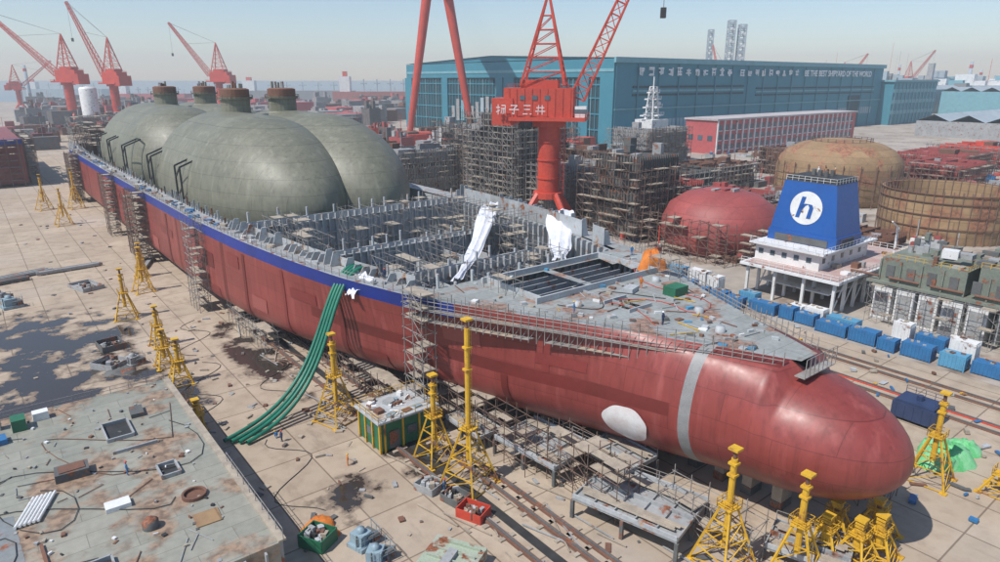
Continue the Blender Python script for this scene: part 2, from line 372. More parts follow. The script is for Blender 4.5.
# hold
hd=MB()
ss=[62,70,78,86,94,102,112,124,136,160,200,260,330,392]
for a,b in zip(ss[:-1],ss[1:]):
    wa,wb=wdeck(a)-4.4,wdeck(b)-4.4
    fa=max(2,min(wa,smt(WM,a)*.62)); fb=max(2,min(wb,smt(WM,b)*.62))
    hd.add([(C0-fa,a,5.),(C0+fa,a,5.),(C0+fb,b,5.),(C0-fb,b,5.)],[(0,1,2,3)],GREY)
    for sd in (-1,1):
        hd.add([(C0+sd*fa,a,5.),(C0+sd*fb,b,5.),(C0+sd*wb,b,12.),(C0+sd*wa,a,12.)],[(0,1,2,3)],GREYL)
        hd.add([(C0+sd*wa,a,12.),(C0+sd*wb,b,12.),(C0+sd*wb,b,20.),(C0+sd*wa,a,20.)],[(0,1,2,3)],GREYL)
s_=64.
while s_<146:
    wa=wdeck(s_)-4.4; fa=max(2,min(wa,smt(WM,s_)*.62))
    for sd in (-1,1):
        hd.add([(C0+sd*fa,s_,5.),(C0+sd*(fa-1.6),s_,5.),(C0+sd*(wa-1.6),s_,12.),(C0+sd*(wa-1.0),s_,19.9),(C0+sd*wa,s_,19.9),(C0+sd*wa,s_,12)],[(0,1,2,3,4,5)],GREYL)
        hd.box((C0+sd*(wa-1.3),s_,12),(.3,.5,7.9),GREYL)
        if s_>83 and R.random()<.85:
            hh=R.choice([2.2,1.4,2.6,1.0]); o=wa+.2
            if sd==1: hh+=1.4
            mm=R.choice([GREYL,GREYL,GREY])
            hd.add([(C0+sd*o,s_,20.),(C0+sd*(o+1.8),s_,20.),(C0+sd*(o+1.0),s_,20+hh),(C0+sd*o,s_,20+hh),(C0+sd*o,s_+.2,20.),(C0+sd*(o+1.8),s_+.2,20.),(C0+sd*(o+1.0),s_+.2,20+hh),(C0+sd*o,s_+.2,20+hh)],[(0,1,2,3),(7,6,5,4),(0,4,5,1),(1,5,6,2),(2,6,7,3),(3,7,4,0)],mm)
    s_+=2.
ss2=[84+4*i for i in range(15)]
for a,b in zip(ss2[:-1],ss2[1:]):
    for sd,h1 in ((-1,1.6),(1,3.4)):
        if R.random()<.25: continue
        wa,wb=wdeck(a)-4.3,wdeck(b)-4.3
        hd.add([(C0+sd*wa,a,20),(C0+sd*wb,b,20),(C0+sd*wb,b,20+h1),(C0+sd*wa,a,20+h1)],[(0,1,2,3)],GREYL if R.random()<.7 else GREY)
for sb,h0 in ((81,19.8),(100,17),(119,18),(140,21.5)):
    wa=wdeck(sb)-4.6
    hd.bb((C0-wa,sb-.15,5),(C0+wa,sb+.15,h0),GREYL)
    k=int(2*wa/1.6)
    for i in range(k): hd.box((C0-wa+1.6*i+.8,sb-.5,5.2),(.22,.7,h0-5.4),GREYL)
    for i in range(k//2):
        if R.random()<.8: hd.box((C0-wa+3.2*i+.8,sb,h0),(.3,.5,R.uniform(.6,2.6)),GREYL)
    for zz in (8,11,14,17,20):
        if zz<h0: hd.box((C0,sb-.45,zz),(2*wa*.98,.6,.2),GREYL)
for nn in (-21,-14,-7,0,7,14,21):
    for (a,b,h) in ((82,99.5,15),(100.5,118.5,15),(119.5,139.5,14)):
        if abs(nn)>smt(WM,a)*.75: continue
        hd.bb((C0+nn-.15,a,5.1),(C0+nn+.15,b,h-R.uniform(0,3)),GREYL)
        for i in range(int((b-a)/1.8)): hd.box((C0+nn-.4,a+1+1.8*i,5.2),(.5,.2,h-8),GREYL)
for sb in (87,93,106,112,126,133):
    wa=wdeck(sb)-5; hd.bb((C0-wa,sb-.12,5.1),(C0+wa,sb+.12,R.uniform(9,12.5)),GREYL)
for i in range(90):
    s_=R.uniform(84,138); nn=R.uniform(-1,1)*(wdeck(s_)-8); hd.box((C0+nn,s_,R.uniform(8,14)),(R.uniform(.5,4),R.uniform(.5,3),R.uniform(.2,1.2)),R.choice([GREY,GREYD,RUST,GREYL,WHITE,PLANK,GREYL]),R.choice([0,0,.4]))
hd.done('cargo_hold_structure',ship)
cl=MB()
for sd in (-1,1):
    s_=146.
    while s_<390:
        wi=wdeck(s_)
        if sd==-1:
            cl.box((C0+sd*(wi-4.0),s_,20.0),(.35,.25,R.choice([1.2,1.2,2.2])),R.choice([GREY,GREYL,GREYD]))
        s_+=2 if s_<200 else 4
for i in range(90):
    s_=R.uniform(86,380); wi=wdeck(s_); cl.box((C0-wi+R.uniform(.8,2.4),s_,20.01),(R.uniform(.4,1.4),R.uniform(.5,2.5),R.uniform(.2,.9)),R.choice([GREY,GREYL,CBLUE,PLANK,WHITE,RUST]),R.uniform(0,1))
for i in range(80):
    s_=R.uniform(38,81); nn=R.uniform(-.9,.9)*wdeck(s_)
    if hole(C0+nn,s_): continue
    cl.box((C0+nn,s_,20.01),(R.uniform(.2,.8),R.uniform(.2,1.1),R.uniform(.08,.4)),R.choice([GREY,GREYL,GREYD,PLANK,WHITE,GREY,CBLUE2,RUST]),R.uniform(0,3))
for i in range(36):
    s_=R.uniform(40,78); nn=R.uniform(-.8,.8)*wdeck(s_); a=R.uniform(0,3.1); l=R.uniform(1.5,4)
    if hole(C0+nn,s_): continue
    cl.tube((C0+nn,s_,20.12),(C0+nn+l*math.cos(a),s_+l*math.sin(a),20.12),.07,R.choice([RUST,GREY,YEL,GREYL]))
for (nn,ls,ws) in ((-3,12,.25),(4,11,.25)):
    cl.bb((C0+nn,66-ls,20.02),(C0+nn+ws,66,20.35),GREY)
cl.bb((C0-12,66,20.01),(C0+14,66.3,20.9),GREYL); cl.bb((C0-12,78.6,20.01),(C0+14,79,20.9),GREYL); cl.bb((C0-11.2,66.3,20.01),(C0-10.9,78.6,20.9),GREYL); cl.bb((C0+13.4,66.3,20.01),(C0+13.7,78.6,20.9),GREYL)
cl.bb((C0-4.6,55.6,20.01),(C0,55.8,20.5),GREYL); cl.bb((C0-4.6,60.2,20.01),(C0,60.4,20.5),GREYL)
for i in range(5): cl.bb((C0-10.5,68.6+2.2*i,16.5),(C0+13,68.8+2.2*i,19.2),GREY)
for i in range(6): cl.bb((C0-9.5+4*i,67.2,15),(C0-9.3+4*i,78,18.2),GREY)
for k,(nn,s_) in enumerate(((10,63),(-8,62),(3,50),(-1,44))):
    cl.lathe((C0+nn,s_,20.01),[(.01,.7),(.55,.7),(.65,0)],GREYL,12)
pts=[(C0-6+i*.7+1.5*math.sin(i*.8),50+8*math.sin(i*.3)+i*.5,20.1) for i in range(26)]
cl.path(pts,.06,CRED,6); pts=[(C0-10+i*.8,64-6*math.sin(i*.4)*.6-i*.3,20.1) for i in range(22)]; cl.path(pts,.06,BLACK,6)
cl.box((C0+7,57,20.01),(3.0,2.2,1.3),GREEN); cl.box((C0+3,62,20.01),(2.6,1.6,.7),GREYL,.3)
cl.scaf(C0+12,60,20,2.2,6,3,2,1.6,.05,SCAF,pp=.4); cl.scaf(C0-13,70,20,1.8,7,2.2,2,1.6,.05,SCAF,pp=.4)
cl.done('deck_clutter',ship)
wk=MB()
for sd in (-1,1):
    ed=[(C0+sd*wdeck(s),s) for s in range(34,82,2)]
    for (a,b),(c,e) in zip(ed[:-1],ed[1:]):
        for j in range(2):
            z=18.7-j*1.6; o0,o1=(.25,1.5)
            if j==1 and R.random()<.4: continue
            wk.add([(a+sd*o0,b,z),(a+sd*o1,b,z),(c+sd*o1,e,z),(c+sd*o0,e,z),(a+sd*o0,b,z+.1),(a+sd*o1,b,z+.1),(c+sd*o1,e,z+.1),(c+sd*o0,e,z+.1)],[(3,2,1,0),(4,5,6,7),(0,1,5,4),(2,3,7,6),(1,2,6,5),(3,0,4,7)],PLANK if R.random()<.4 else SCAF)
        for j in (0,.6,1.2): wk.tube((a+sd*1.5,b,19+j),(c+sd*1.5,e,19+j),.055,SCAF,caps=False)
        for f in (0,.5):
            p=(a+(c-a)*f,b+(e-b)*f); wk.tube((p[0]+sd*1.5,p[1],16.8),(p[0]+sd*1.5,p[1],21.2),.06,SCAF,caps=False)
            wk.tube((p[0]+sd*1.5,p[1],17),(p[0]+sd*.1,p[1],18.6),.06,SCAF,caps=False)
    wk.rail([(C0+sd*(wdeck(s)-.3),s,20.) for s in range(38,400 if sd==-1 else 140,4)],1.2,SCAF,2.,.05)
wk.bb((C0-3.4,31.6,18.7),(C0+3.4,32.8,18.8),SCAF); wk.rail([(C0-3.4,31.6,18.8),(C0+3.4,31.6,18.8)],2.2,SCAF,1)
wk.done('bow_staging_walkway',ship)
def tank(name,s0,s1,front,back,rad,off,ex,domes):
    t=MB(); zc=41.2-rad
    for sd in (-1,1):
        prof=[];k=18
        for i in range(k+1):
            a=math.pi/2*i/k; prof.append((max(.01,rad*math.sin(a)**(2/ex)),s0+front*(1-math.cos(a)**(2/ex)) if i<k else s0+front))
        for i in range(1,10): prof.append((rad,s0+front+(s1-back-s0-front)*i/10))
        for i in range(k+1):
            a=math.pi/2*(1-i/k); prof.append((max(.01,rad*math.sin(a)),s1-back*(1-math.cos(a))))
        t.lathe((C0+sd*off,0,zc),prof,TANK,80,'y')
    ob=t.done(name,origin=(C0,s0,0))
    dm=MB()
    for (nn,sd) in domes:
        dm.lathe((nn,sd,36),[(4.9,0),(4.9,4.2),(4.1,5),(4.1,8.5),(4.7,8.6),(4.7,9.3),(4.1,9.3)],TANK,24,smooth=False)
        dm.lathe((nn,sd,45.3),[(4.1,0),(4.1,2.1),(3.3,2.4),(0.01,2.5)],RUST,24,smooth=False)
        for i in range(7):
            a=R.uniform(0,6.28); r=R.uniform(.5,2.8); dm.tube((nn+r*math.cos(a),sd+r*math.sin(a),47.6),(nn+r*math.cos(a),sd+r*math.sin(a),48.6+R.random()),.35,R.choice([RUST,GREY,TANK]),8)
        dm.rail([(nn+5*math.cos(a*math.pi/6),sd+5*math.sin(a*math.pi/6),44.6) for a in range(13)],1.2,SCAFR,2,.07)
    dm.done('tank_domes',ob); return ob
tank('cargo_tank',145,233,36,20,20,8.5,1.75,((64.2,206),(78.2,206)))
tank('cargo_tank',240,330,24,20,20,8.5,1.9,((64.2,290),(78.2,288)))
tb=MB()
for s_ in (182,214,252,280,304):
    n0=C0-28.5; 
    tb.tube((n0-1,s_,20),(n0-1,s_,29),.28,BLACK); tb.tube((n0-1,s_+5,20),(n0-1,s_+5,29),.28,BLACK)
    tb.tube((n0-1,s_,29),(n0-1,s_+5,26),.22,BLACK); tb.tube((n0-1,s_,24),(n0-1,s_+5,21),.22,BLACK); tb.tube((n0-1,s_,29),(n0+4,s_,31),.28,BLACK); tb.tube((n0-1,s_+5,29),(n0+4,s_+5,31),.28,BLACK);tb.tube((n0+4,s_,31),(n0+4,s_+5,31),.28,BLACK)
tb.done('tank_support_frames')
def tarp(name,A,B,wv,width,m,sag=2,amp=.22):
    t=MB();A=Vector(A);B=Vector(B);wv=Vector(wv).normalized();k,l=30,18;vs=[]
    for i in range(k+1):
        f=i/k;c=A.lerp(B,f);c.z-=sag*math.sin(math.pi*f)
        ww=width*(.7+.25*math.sin(f*4+1)+.1*math.sin(f*13))
        for j in range(l+1):
            g=j/l-.5; vs.append(c+wv*ww*g+Vector((0,0,amp*math.sin(g*17+f*4)+amp*.6*math.sin(g*31+f*7)+.08*math.sin(f*40+g*9)-.8*abs(g))))
    t.add(vs,[(i*(l+1)+j,i*(l+1)+j+1,(i+1)*(l+1)+j+1,(i+1)*(l+1)+j) for i in range(k) for j in range(l)],m,True)
    return t.done(name)
tarp('white_tarpaulin',(91,119,23.4),(63,92,17),(1,-.6,.2),4.4,WHITEC,2.2,.18)
tarp('white_tarpaulin',(98,103,23.4),(80,84,19.5),(1,-1,.1),6,WHITEC,2.0,.12)
tarp('white_tarpaulin',(46.5,93,20.6),(43.2,93,17.8),(0,1,0),7,WHITEC,-.5)
sf=MB()
for (n0,s0,dn,ds,z0,dz) in ((50,84,5,14,5,17),(44,110,5,10,5,18),(46,124,6,14,5,18),(86,104,6,30,5,18),(66,90,12,3,5,14),(60,128,24,4,5,19),(70,104,3,12,5,16),(80,86,4,10,5,15)):
    sf.scaf(n0,s0,z0,dn,ds,dz,2.6,2.4,.06,SCAF,pp=.22)
sf.done('hold_scaffolding')
sf=MB(); sf.scaf(C0-28,336,20,54,54,9,5,2.6,.13,SCAFR,pp=.4); sf.scaf(C0-30,375,20,58,20,13,5,2.6,.13,SCAF,pp=.4)
for i in range(20): sf.box((C0+R.uniform(-25,25),R.uniform(336,392),20),(R.uniform(2,10),R.uniform(2,10),R.uniform(2,8)),R.choice([GREY,RUST,HULLD,GREYD]))
sf.done('stern_scaffolding')
def edge(s): return C0-max(wdeck(s),smt(WM,s))
for (s0,ds,dz,dn) in ((76,5,21,2.2),(152,7,20,2.6),(206,10,20,2.8),(218,6,17,2.6),(250,8,20,3),(330,14,20,3.5)):
    sf=MB(); e=edge(s0)-dn-.4; sf.scaf(e,s0,0,dn,ds,dz,2.3,1.9,.075 if s0<160 else .11,SCAFR if s0>160 else SCAF,pp=.6); sf.done('scaffold_tower')
for (n0,s0,dn,ds,dz) in ((50,58,4,22,6),(52,44,4,12,7),(45,80,3,30,4),(57,30,3,12,5),(38,120,2.5,22,4),(78,26,6,10,4)):
    sf=MB(); sf.scaf(n0,s0,0,dn,ds,dz,2.2,1.8,.06,R.choice([SCAF,SCAFR]),pp=.45); sf.done('hull_side_scaffolding')
kb=MB()
for s_ in range(34,400,4 ):
    for nn in (-18,-9,0,9,18):
        if abs(nn)>smt(WM,s_)*.62: continue
        zb=hullpt(s_,0.0)[1] if nn==0 else hullpt(s_,.015)[1]
        kb.box((C0+nn,s_,0),(2.6,1.4,1.1),GREYD); kb.box((C0+nn,s_,1.1),(2.4,1.3,max(.1,zb-1.15)),PLANK)
kb.done('keel_blocks')
# ------------------------------------------------------------------ yellow hull stands
def stand(x,y,h,bw=4.5,name='hull_support_stand',lh=None,mast=.34):
    n0,s0=L(x,y); m=MB(); lh=lh or h*.52; rot=R.uniform(-.3,.3); cr,sr=math.cos(rot),math.sin(rot)
    k=max(3,int(lh/1.7)); top=1.1
    cs=[(a*cr-b*sr,a*sr+b*cr) for a,b in ((-1,-1),(1,-1),(1,1),(-1,1))]
    ring=lambda f:[(n0+a*(bw/2+(top/2-bw/2)*f),s0+b*(bw/2+(top/2-bw/2)*f),.15+lh*f) for a,b in cs]
    for a,b in zip(ring(0),ring(1)): m.tube(a,b,.15,YEL)
    for i in range(k):
        r0,r1=ring(i/k),ring((i+1)/k)
        for j in range(4):
            m.tube(r0[j],r0[(j+1)%4],.08,YEL,caps=False)
            if i<k-1: m.tube(r0[j],r1[(j+1)%4],.06,YEL,caps=False)
    for a,b,c in ring(0): m.box((a,b,0),(.8,.8,.15),YEL)
    m.tube((n0,s0,lh*.45),(n0,s0,h-1),mast,YEL,10); m.tube((n0,s0,h-1),(n0,s0,h),mast*.6,RUST,8); m.box((n0,s0,h),(1.1,1.1,.25),YEL)
    for f in (.55,.75): m.box((n0,s0,lh+(h-lh)*f),(.9,.9,.25),YEL)
    m.tube((n0+.6,s0,lh),(n0+.6,s0,h-1),.04,YEL); m.tube((n0+.6,s0+.4,lh),(n0+.6,s0+.4,h-1),.04,YEL)
    i=lh
    while i<h-1: m.tube((n0+.6,s0,i),(n0+.6,s0+.4,i),.03,YEL,caps=False); i+=.5
    m.box((n0,s0,lh),(1.8,1.8,.12),YEL,rot); m.rail([(n0-.9,s0-.9,lh),(n0+.9,s0-.9,lh),(n0+.9,s0+.9,lh),(n0-.9,s0+.9,lh),(n0-.9,s0-.9,lh)],1,YEL,1,.05)
    m.done(name)
for x,y,h,b in ((-82,138,11,4.2),(-88,157,11,4),(-67,122,8,2.6),(-61,112,7,2.8),(-55,105,8,3.4),(-45,89,4.8,1.6),(-25,92,14,4.8),(-9,81,12.5,4.2),(24,60,14,5),(31,58.5,12,4.8),(56,76,12.3,4.6),(63,73,5,3.4),(-183,265,14,5),(-157,236,13,5),(-172,268,16,5),(-95,170,9,3)): stand(x,y,h,b)
stand(-4,75,22.5,5.4,lh=8)
for x,y,h in ((35.5,61.5,5),(38.5,60.5,5.2),(41,61,5.4),(38,64.5,4.6),(43,65,4.6)): stand(x,y,h,3.8,lh=3.4,mast=.5)
rl=MB()
for nn,a,b in ((40.5,20,150),(45.4,10,150),(47.2,10,150)):
    rl.bb((nn-.35,a,.004),(nn+.35,b,.35),RUST); rl.bb((nn-.12,a,.35),(nn+.12,b,.5),GREYD)
    for s_ in range(a,b,3): rl.box((nn,s_,.004),(2.2,.5,.2),PLANK)
rl.done('dock_rails')
gt=MB(); gt.bb((42,10,.004),(43.2,170,.05),BLACK); gt.done('drainage_gutter')
for nn in (112,114.4,121,123.4):
    rl=MB(); rl.bb((nn-.5,-60,.004),(nn+.5,360,.14),CRED if nn<121 and nn>113 else RUST); rl.bb((nn-.12,-60,.14),(nn+.12,360,.34),GREYD); rl.done('crane_rail')
# ------------------------------------------------------------------ foreground deck block
fb=MB(); X0,X1,Y0,Y1=-45,17.5,57.5,105.5
fb.bb((X0,Y0,.6),(X1,Y1,6),DECKO)
for i in range(31): fb.box((X0+2*i+1,Y0-.25,1),(.2,.5,4.6),GREY)
for i in range(24): fb.box((X1+.3,Y0+2*i+1,1),(.6,.2,4.6),GREY)
fb.bb((X1-.1,Y0,6.003),(X1+.7,Y1,6.2),PLANK)
for (a,b,c,e,h,mm) in ((3,84,3.4,2.4,1.0,GREYD),(-6,88,2.2,2.2,.4,RUST),(6,74,2.4,1.6,.5,WHITE),(12,96,1.6,2.8,.6,GREYD),(13,66,2.5,2.5,.12,TAN),(-10,74,6,.3,.3,RUST),(-1,68,.3,7,.3,RUST),(10,86,5,.3,.4,GREY),(-4,98,3,2,.7,CBLUE),(-12,96,1.4,5,.5,GREY),(-1,101,1.6,2.2,1.6,GREEN),(1.5,102.5,1.8,1.4,1.1,WHITE),(-4,102.5,2.2,1.3,1.4,GREYL)):
    fb.box((a,b,6.004),(c,e,h),mm,R.uniform(-.1,.1))
fb.box((3,84,7.01),(2.6,1.7,.1),RUST)
for (a,b,w_,l_) in ((9,92,3,5),(2,64,4,2.4),(-10,84,5,3),(12,78,2,3)):
    fb.bb((a-w_/2,b-l_/2,6.006),(a+w_/2,b+l_/2,6.03),BLACK)
    for q in (-1,1): fb.box((a+q*w_/2,b,6.004),(.2,l_,.5),GREY); fb.box((a,b+q*l_/2,6.004),(w_,.2,.5),GREY)
fb.lathe((13,71,6.004),[(1.3,0),(1.3,.4),(1.05,.4),(1.05,.05),(.01,.05)],RUST,20,smooth=False)
fb.lathe((8,68,6.004),[(.8,0),(.8,.8),(.45,1.1),(.01,1.1)],GREYD,14)
fb.add([(-30,57.6,6.02),(-2,57.6,6.02),(-3,79,6.02),(-30,86,6.02)],[(0,1,2,3)],pmat('deck_blue_grey',(.19,.225,.25),(.25,.25,.23),.12,.5,rust=.3,rscale=.3))
for i in range(260):
    fb.box((R.uniform(-25,17),R.uniform(58,105),6.024),(R.uniform(.1,.5),R.uniform(.1,.6),R.uniform(.04,.25)),R.choice([RUST,GREY,GREYD,WHITE,PLANK,BLACK,GREY]),R.uniform(0,3))
for i in range(50):
    a=R.uniform(-20,15);b=R.uniform(60,103);t=R.uniform(0,3.1);l=R.uniform(1,4); fb.tube((a,b,6.1),(a+l*math.cos(t),b+l*math.sin(t),6.1),.05,R.choice([RUST,GREY,GREYD]))
for q in range(3):
    pts=[(-14+8*q+14*math.sin(i*.35+q)*.5+i*.8,68+9*q+6*math.sin(i*.5+q*2)+i*.4,6.1) for i in range(24)]
    fb.path([p for p in pts if p[0]<17 and p[1]<105],.05,BLACK if q<2 else RUST,6)
fb.rail([(X1+.4,Y0,6.25),(X1+.4,Y1-30,6.25)],1.2,SCAF,2,.05); fb.rail([(X0,Y1-.3,6.0),(X1,Y1-.3,6.0)],1.1,SCAF,2.4,.05)
for i in range(6): fb.tube((-3+.4*i,76,6.3),(-1+.4*i,81,6.3),.15,WHITE,8)
fb.done('hull_deck_block')
# ------------------------------------------------------------------ green workshop cabin
cb=MB(); cb.bb((38,74.8,.2),(46.8,81,4.6),GREEN)
for s_ in (74.8,76.9,79,81):
    for nn in (37.9,46.9): cb.box((nn,s_,0),(.3,.3,4.7),YEL)
for nn in (38.6,41.5,44.2): cb.box((nn,74.7,0),(.25,.25,4.7),YEL)
cb.box((40.1,74.68,.4),(1.6,.1,2.6),GREYD); cb.box((43,74.68,1.8),(1.5,.1,1.2),GLASS); cb.box((37.92,77.9,1.8),(.1,1.5,1.2),GLASS)
cb.bb((37.4,74.2,4.7),(47.4,81.6,4.95),GREYL); cb.rail([(37.5,74.3,4.95),(47.3,74.3,4.95),(47.3,81.5,4.95),(37.5,81.5,4.95),(37.5,74.3,4.95)],1.1,YEL,2,.05)
for i in range(30): cb.box((R.uniform(38,46.6),R.uniform(74.9,81),4.96),(R.uniform(.2,1.6),R.uniform(.2,1.4),R.uniform(.1,.6)),R.choice([GREY,GREYL,PLANK,RUST,LBLUE,WHITE]),R.uniform(0,3))
cb.done('workshop_cabin')
def bez(P,k=30):
    out=[]
    n=len(P)-1
    for i in range(k+1):
        t=i/k; out.append(tuple(sum(math.comb(n,j)*(1-t)**(n-j)*t**j*P[j][a] for j in range(n+1)) for a in range(3)))
    return out
hs=MB()
for i in range(4):
    o=i*.85-1.3
    hs.path(bez([(48,97+o,20.6),(45,97+o,22),(40.5,96+o,19),(40,95+o*1.2,9+i*.3),(36,93.5+o*1.3,3),(30,92+o*.9,.6+.5*(i%2)),(24-i*.8,90+o,.45)]),.3,HOSE,10)
hs.done('ventilation_hoses')
def platform(n0,s0,w,l,z,rot=0):
    m=MB(); m.box((n0,s0,z),(w,l,.3),GREY,rot); cr,sr=math.cos(rot),math.sin(rot)
    T=lambda a,b:(n0+a*cr-b*sr,s0+a*sr+b*cr)
    k=int(l/2.4)
    for i in range(k+1):
        b=-l/2+l*i/k; x,y=T(0,b); m.box((x,y,z+.3),(w,.15,.35),GREY,rot)
    for a in (-w/3.2,w/3.2):
        for q in range(4): xx,yy=T(a+(q-1.5)*.36,R.uniform(-.3,.3)); m.box((xx,yy,z+.68),(.33,l*R.uniform(.8,1),.07),PLANK,rot)
    for a in (-w/2,0,w/2):
        x,y=T(a,0); m.box((x,y,z+.3),(.2,l,.55),GREYL if a else GREY,rot)
        for b in (-l/2,0,l/2): x,y=T(a,b); m.box((x,y,0),(.4,.4,z),GREYD,rot)
    m.rail([(*T(w/2,-l/2),z+.8),(*T(w/2,l/2),z+.8)],1.1,SCAF,2,.05)
    return m.done('steel_staging_platform')
platform(55,43,9,13,2.4,.25); platform(55,60,8,11,2.2,.1); platform(60,51,6,8,3,0); platform(51,71,4,8,1.6,.0); platform(64,27,5,8,1.2,.3)
platform(86,36,5,10,1.4,0)
def skip(x,y,m,w=3,l=4.5,h=1.5,rot=0,name='scrap_skip'):
    n0,s0=L(x,y); k=MB(); k.box((n0,s0,.25),(w,l,.1),m,rot)
    cr,sr=math.cos(rot),math.sin(rot)
    for a,b,ww,ll in ((-w/2,0,.12,l),(w/2,0,.12,l),(0,-l/2,w,.12),(0,l/2,w,.12)):
        k.box((n0+a*cr-b*sr,s0+a*sr+b*cr,.0),(ww,ll,h),m,rot)
    for i in range(14): k.box((n0+R.uniform(-.35,.35)*w,s0+R.uniform(-.35,.35)*l,.35),(R.uniform(.15,.8),R.uniform(.15,.8),R.uniform(.3,h*.85)),R.choice([RUST,GREY,PLANK,BLACK,GREYL]),R.uniform(0,3))
    k.done(name)
skip(-3.2,68.5,CRED,2.4,3.4,1.2,.4); skip(-5.5,71.5,GREYD,2.4,3,1,.2)
skip(-20.5,63.5,GREEN,2.8,3.2,1.6,.5); skip(-9,74,GREY,2.6,3,1,.3)
skip(-125,147,GREYL,4,4,1.6,.2,'equipment_crate'); skip(-71,112,GREY,4,5,1.2,.6); skip(-76,121,GREYD,4,5,1.2,.1); skip(-104,160,GREY,5,8,1,.3)
def machine(x,y,sc=1.,m=LBLUE,rot=0):
    n0,s0=L(x,y);k=MB(); k.box((n0,s0,0),(2.6*sc,2*sc,.4*sc),m,rot); k.box((n0-.3*sc,s0,.4*sc),(1.4*sc,1.5*sc,1.0*sc),m,rot); k.box((n0+.8*sc,s0,.4*sc),(.7*sc,1.6*sc,.6*sc),GREYD,rot)
    k.lathe((n0-.3*sc,s0,1.4*sc),[(.4*sc,0),(.4*sc,.4*sc),(.01,.5*sc)],m,12); k.tube((n0-1*sc,s0-.6*sc,.4*sc),(n0-1*sc,s0-.6*sc,1.6*sc),.08*sc,GREYD); k.tube((n0,s0-.7*sc,.9*sc),(n0+1.2*sc,s0-.7*sc,1.0*sc),.15*sc,GREYD,8)
    k.rail([(n0-1.3*sc,s0-1*sc,.4*sc),(n0+1.3*sc,s0-1*sc,.4*sc),(n0+1.3*sc,s0+1*sc,.4*sc)],1.2*sc,m,1,.04)
    k.done('winch_unit')
machine(-15.3,63.5,1.2,LBLUE,.3); machine(-13.2,60.8,1.15,LBLUE,.8); machine(-112,145,1.6,LBLUE,.2); machine(-114,139,1.4,GREYL,.6); machine(-60,98,1,GREYL,1)
machine(-67,113,1.2,GREY,.3); machine(-118,150,1.4,GREYL,.9)
def heap(name,x,y,r,h,m,n=26,z=0):
    n0,s0=L(x,y);k=MB();vs=[(n0,s0,z+h)]
    for j in range(1,6):
        for i in range(n):
            a=2*math.pi*i/n; rr=r*j/5*(1+.15*math.sin(3*a+j)+R.uniform(-.08,.08)); vs.append((n0+rr*math.cos(a),s0+rr*math.sin(a)*.8,z+max(0.01,h*(max(0,1-(j/5)**3))**.6*R.uniform(.7,1.1)) if j<5 else z+.01))
    fs=[(0,1+i,1+(i+1)%n) for i in range(n)]
    for j in range(4): fs+=[(1+j*n+i,1+(j+1)*n+i,1+(j+1)*n+(i+1)%n,1+j*n+(i+1)%n) for i in range(n)]
    k.add(vs,fs,m,True); return k.done(name)
heap('orange_safety_net',-21.2,66.5,2,.8,ORANGE); heap('orange_safety_net',-19.5,65,1.2,.6,ORANGE)
heap('green_tarpaulin',61,81,4.2,2.2,LGREEN); heap('green_tarpaulin',65,83,2.6,1.6,LGREEN); heap('orange_tarpaulin_bundle',25.2,107.0,2.5,3.2,ORANGE,z=20)
heap('scrap_heap',-68,110,2.6,.6,GREYD)
k=MB(); n0,s0=L(64,92); k.box((n0,s0,.5),(4.4,6,2.4),NAVY); k.box((n0,s0,2.9),(4,5.4,.4),NAVY); k.rail([(n0-2.,s0-2.7,3.3),(n0+2.,s0-2.7,3.3),(n0+2.,s0+2.7,3.3)],1,NAVY,1.5); k.tube((n0,s0,3.3),(n0,s0,4.1),.5,NAVY,10)
for a in (-1.8,1.8):
    for b in (-2.6,2.6): k.box((n0+a,s0+b,0),(.5,.5,.5),GREYD)
for i in range(5): k.box((n0-2.23,s0-2.4+1.2*i,.6),(.08,.15,2.2),NAVY)
k.done('fuel_tank')
k=MB(); n0,s0=L(-5.5,58.5); PG=pmat('pale_green_steel',(.33,.40,.3),(.38,.39,.33),.4,.6,rust=.3)
k.box((n0,s0,.5),(7,6,1.2),PG,.5); k.box((n0,s0,1.7),(3,1,.5),GREY,.5); k.box((n0,s0,0),(5,4,.5),GREYD,.5)
for i in range(5): k.box((n0-2.4+1.2*i,s0-1.2+.6*i,1.7),(.15,5,.3),PG,.5)
k.done('steel_panel_unit')
db=MB()
for i in range(260):
    s_=R.uniform(15,150);nn=R.uniform(20,58)
    if 37<nn<48 and 73<s_<82: continue
    db.box((nn,s_,.01),(R.uniform(.15,.7),R.uniform(.2,1.6),R.uniform(.06,.35)),R.choice([RUST,PLANK,GREY,GREYD,PLANK,GREY]),R.uniform(0,3.1))
for i in range(190):
    s_=R.uniform(-5,95);nn=R.uniform(82,131)
    db.box((nn,s_,.15),(R.uniform(.2,1.0),R.uniform(.2,2.0),R.uniform(.08,.5)),R.choice([RUST,PLANK,GREY,GREYD,YEL,GREYL,CBLUE]),R.uniform(0,3.1))
for i in range(110):
    s_=R.uniform(70,320);nn=R.uniform(-70,32)
    if nn<18 and s_<107: continue
    db.box((nn,s_,.01),(R.uniform(.2,1.2),R.uniform(.2,1.2),R.uniform(.06,.4)),R.choice([RUST,PLANK,GREY,GREYD]),R.uniform(0,3.1))
for i in range(90):
    s_=R.uniform(25,140);nn=R.uniform(36,56);a=math.pi/2+R.uniform(-.5,.5);l=R.uniform(3,9)
    db.tube((nn,s_,.2),(nn+l*math.cos(a),s_+l*math.sin(a),.25),.1,R.choice([RUST,GREY,PLANK]))
for q in range(4):
    a0,b0=R.uniform(20,34),R.uniform(60,130); db.path([(a0+3*math.sin(i*.5+q)+i*.3,b0+i*1.1,.08) for i in range(20)],.05,BLACK,5)
db.done('dock_debris')
bm_=MB()
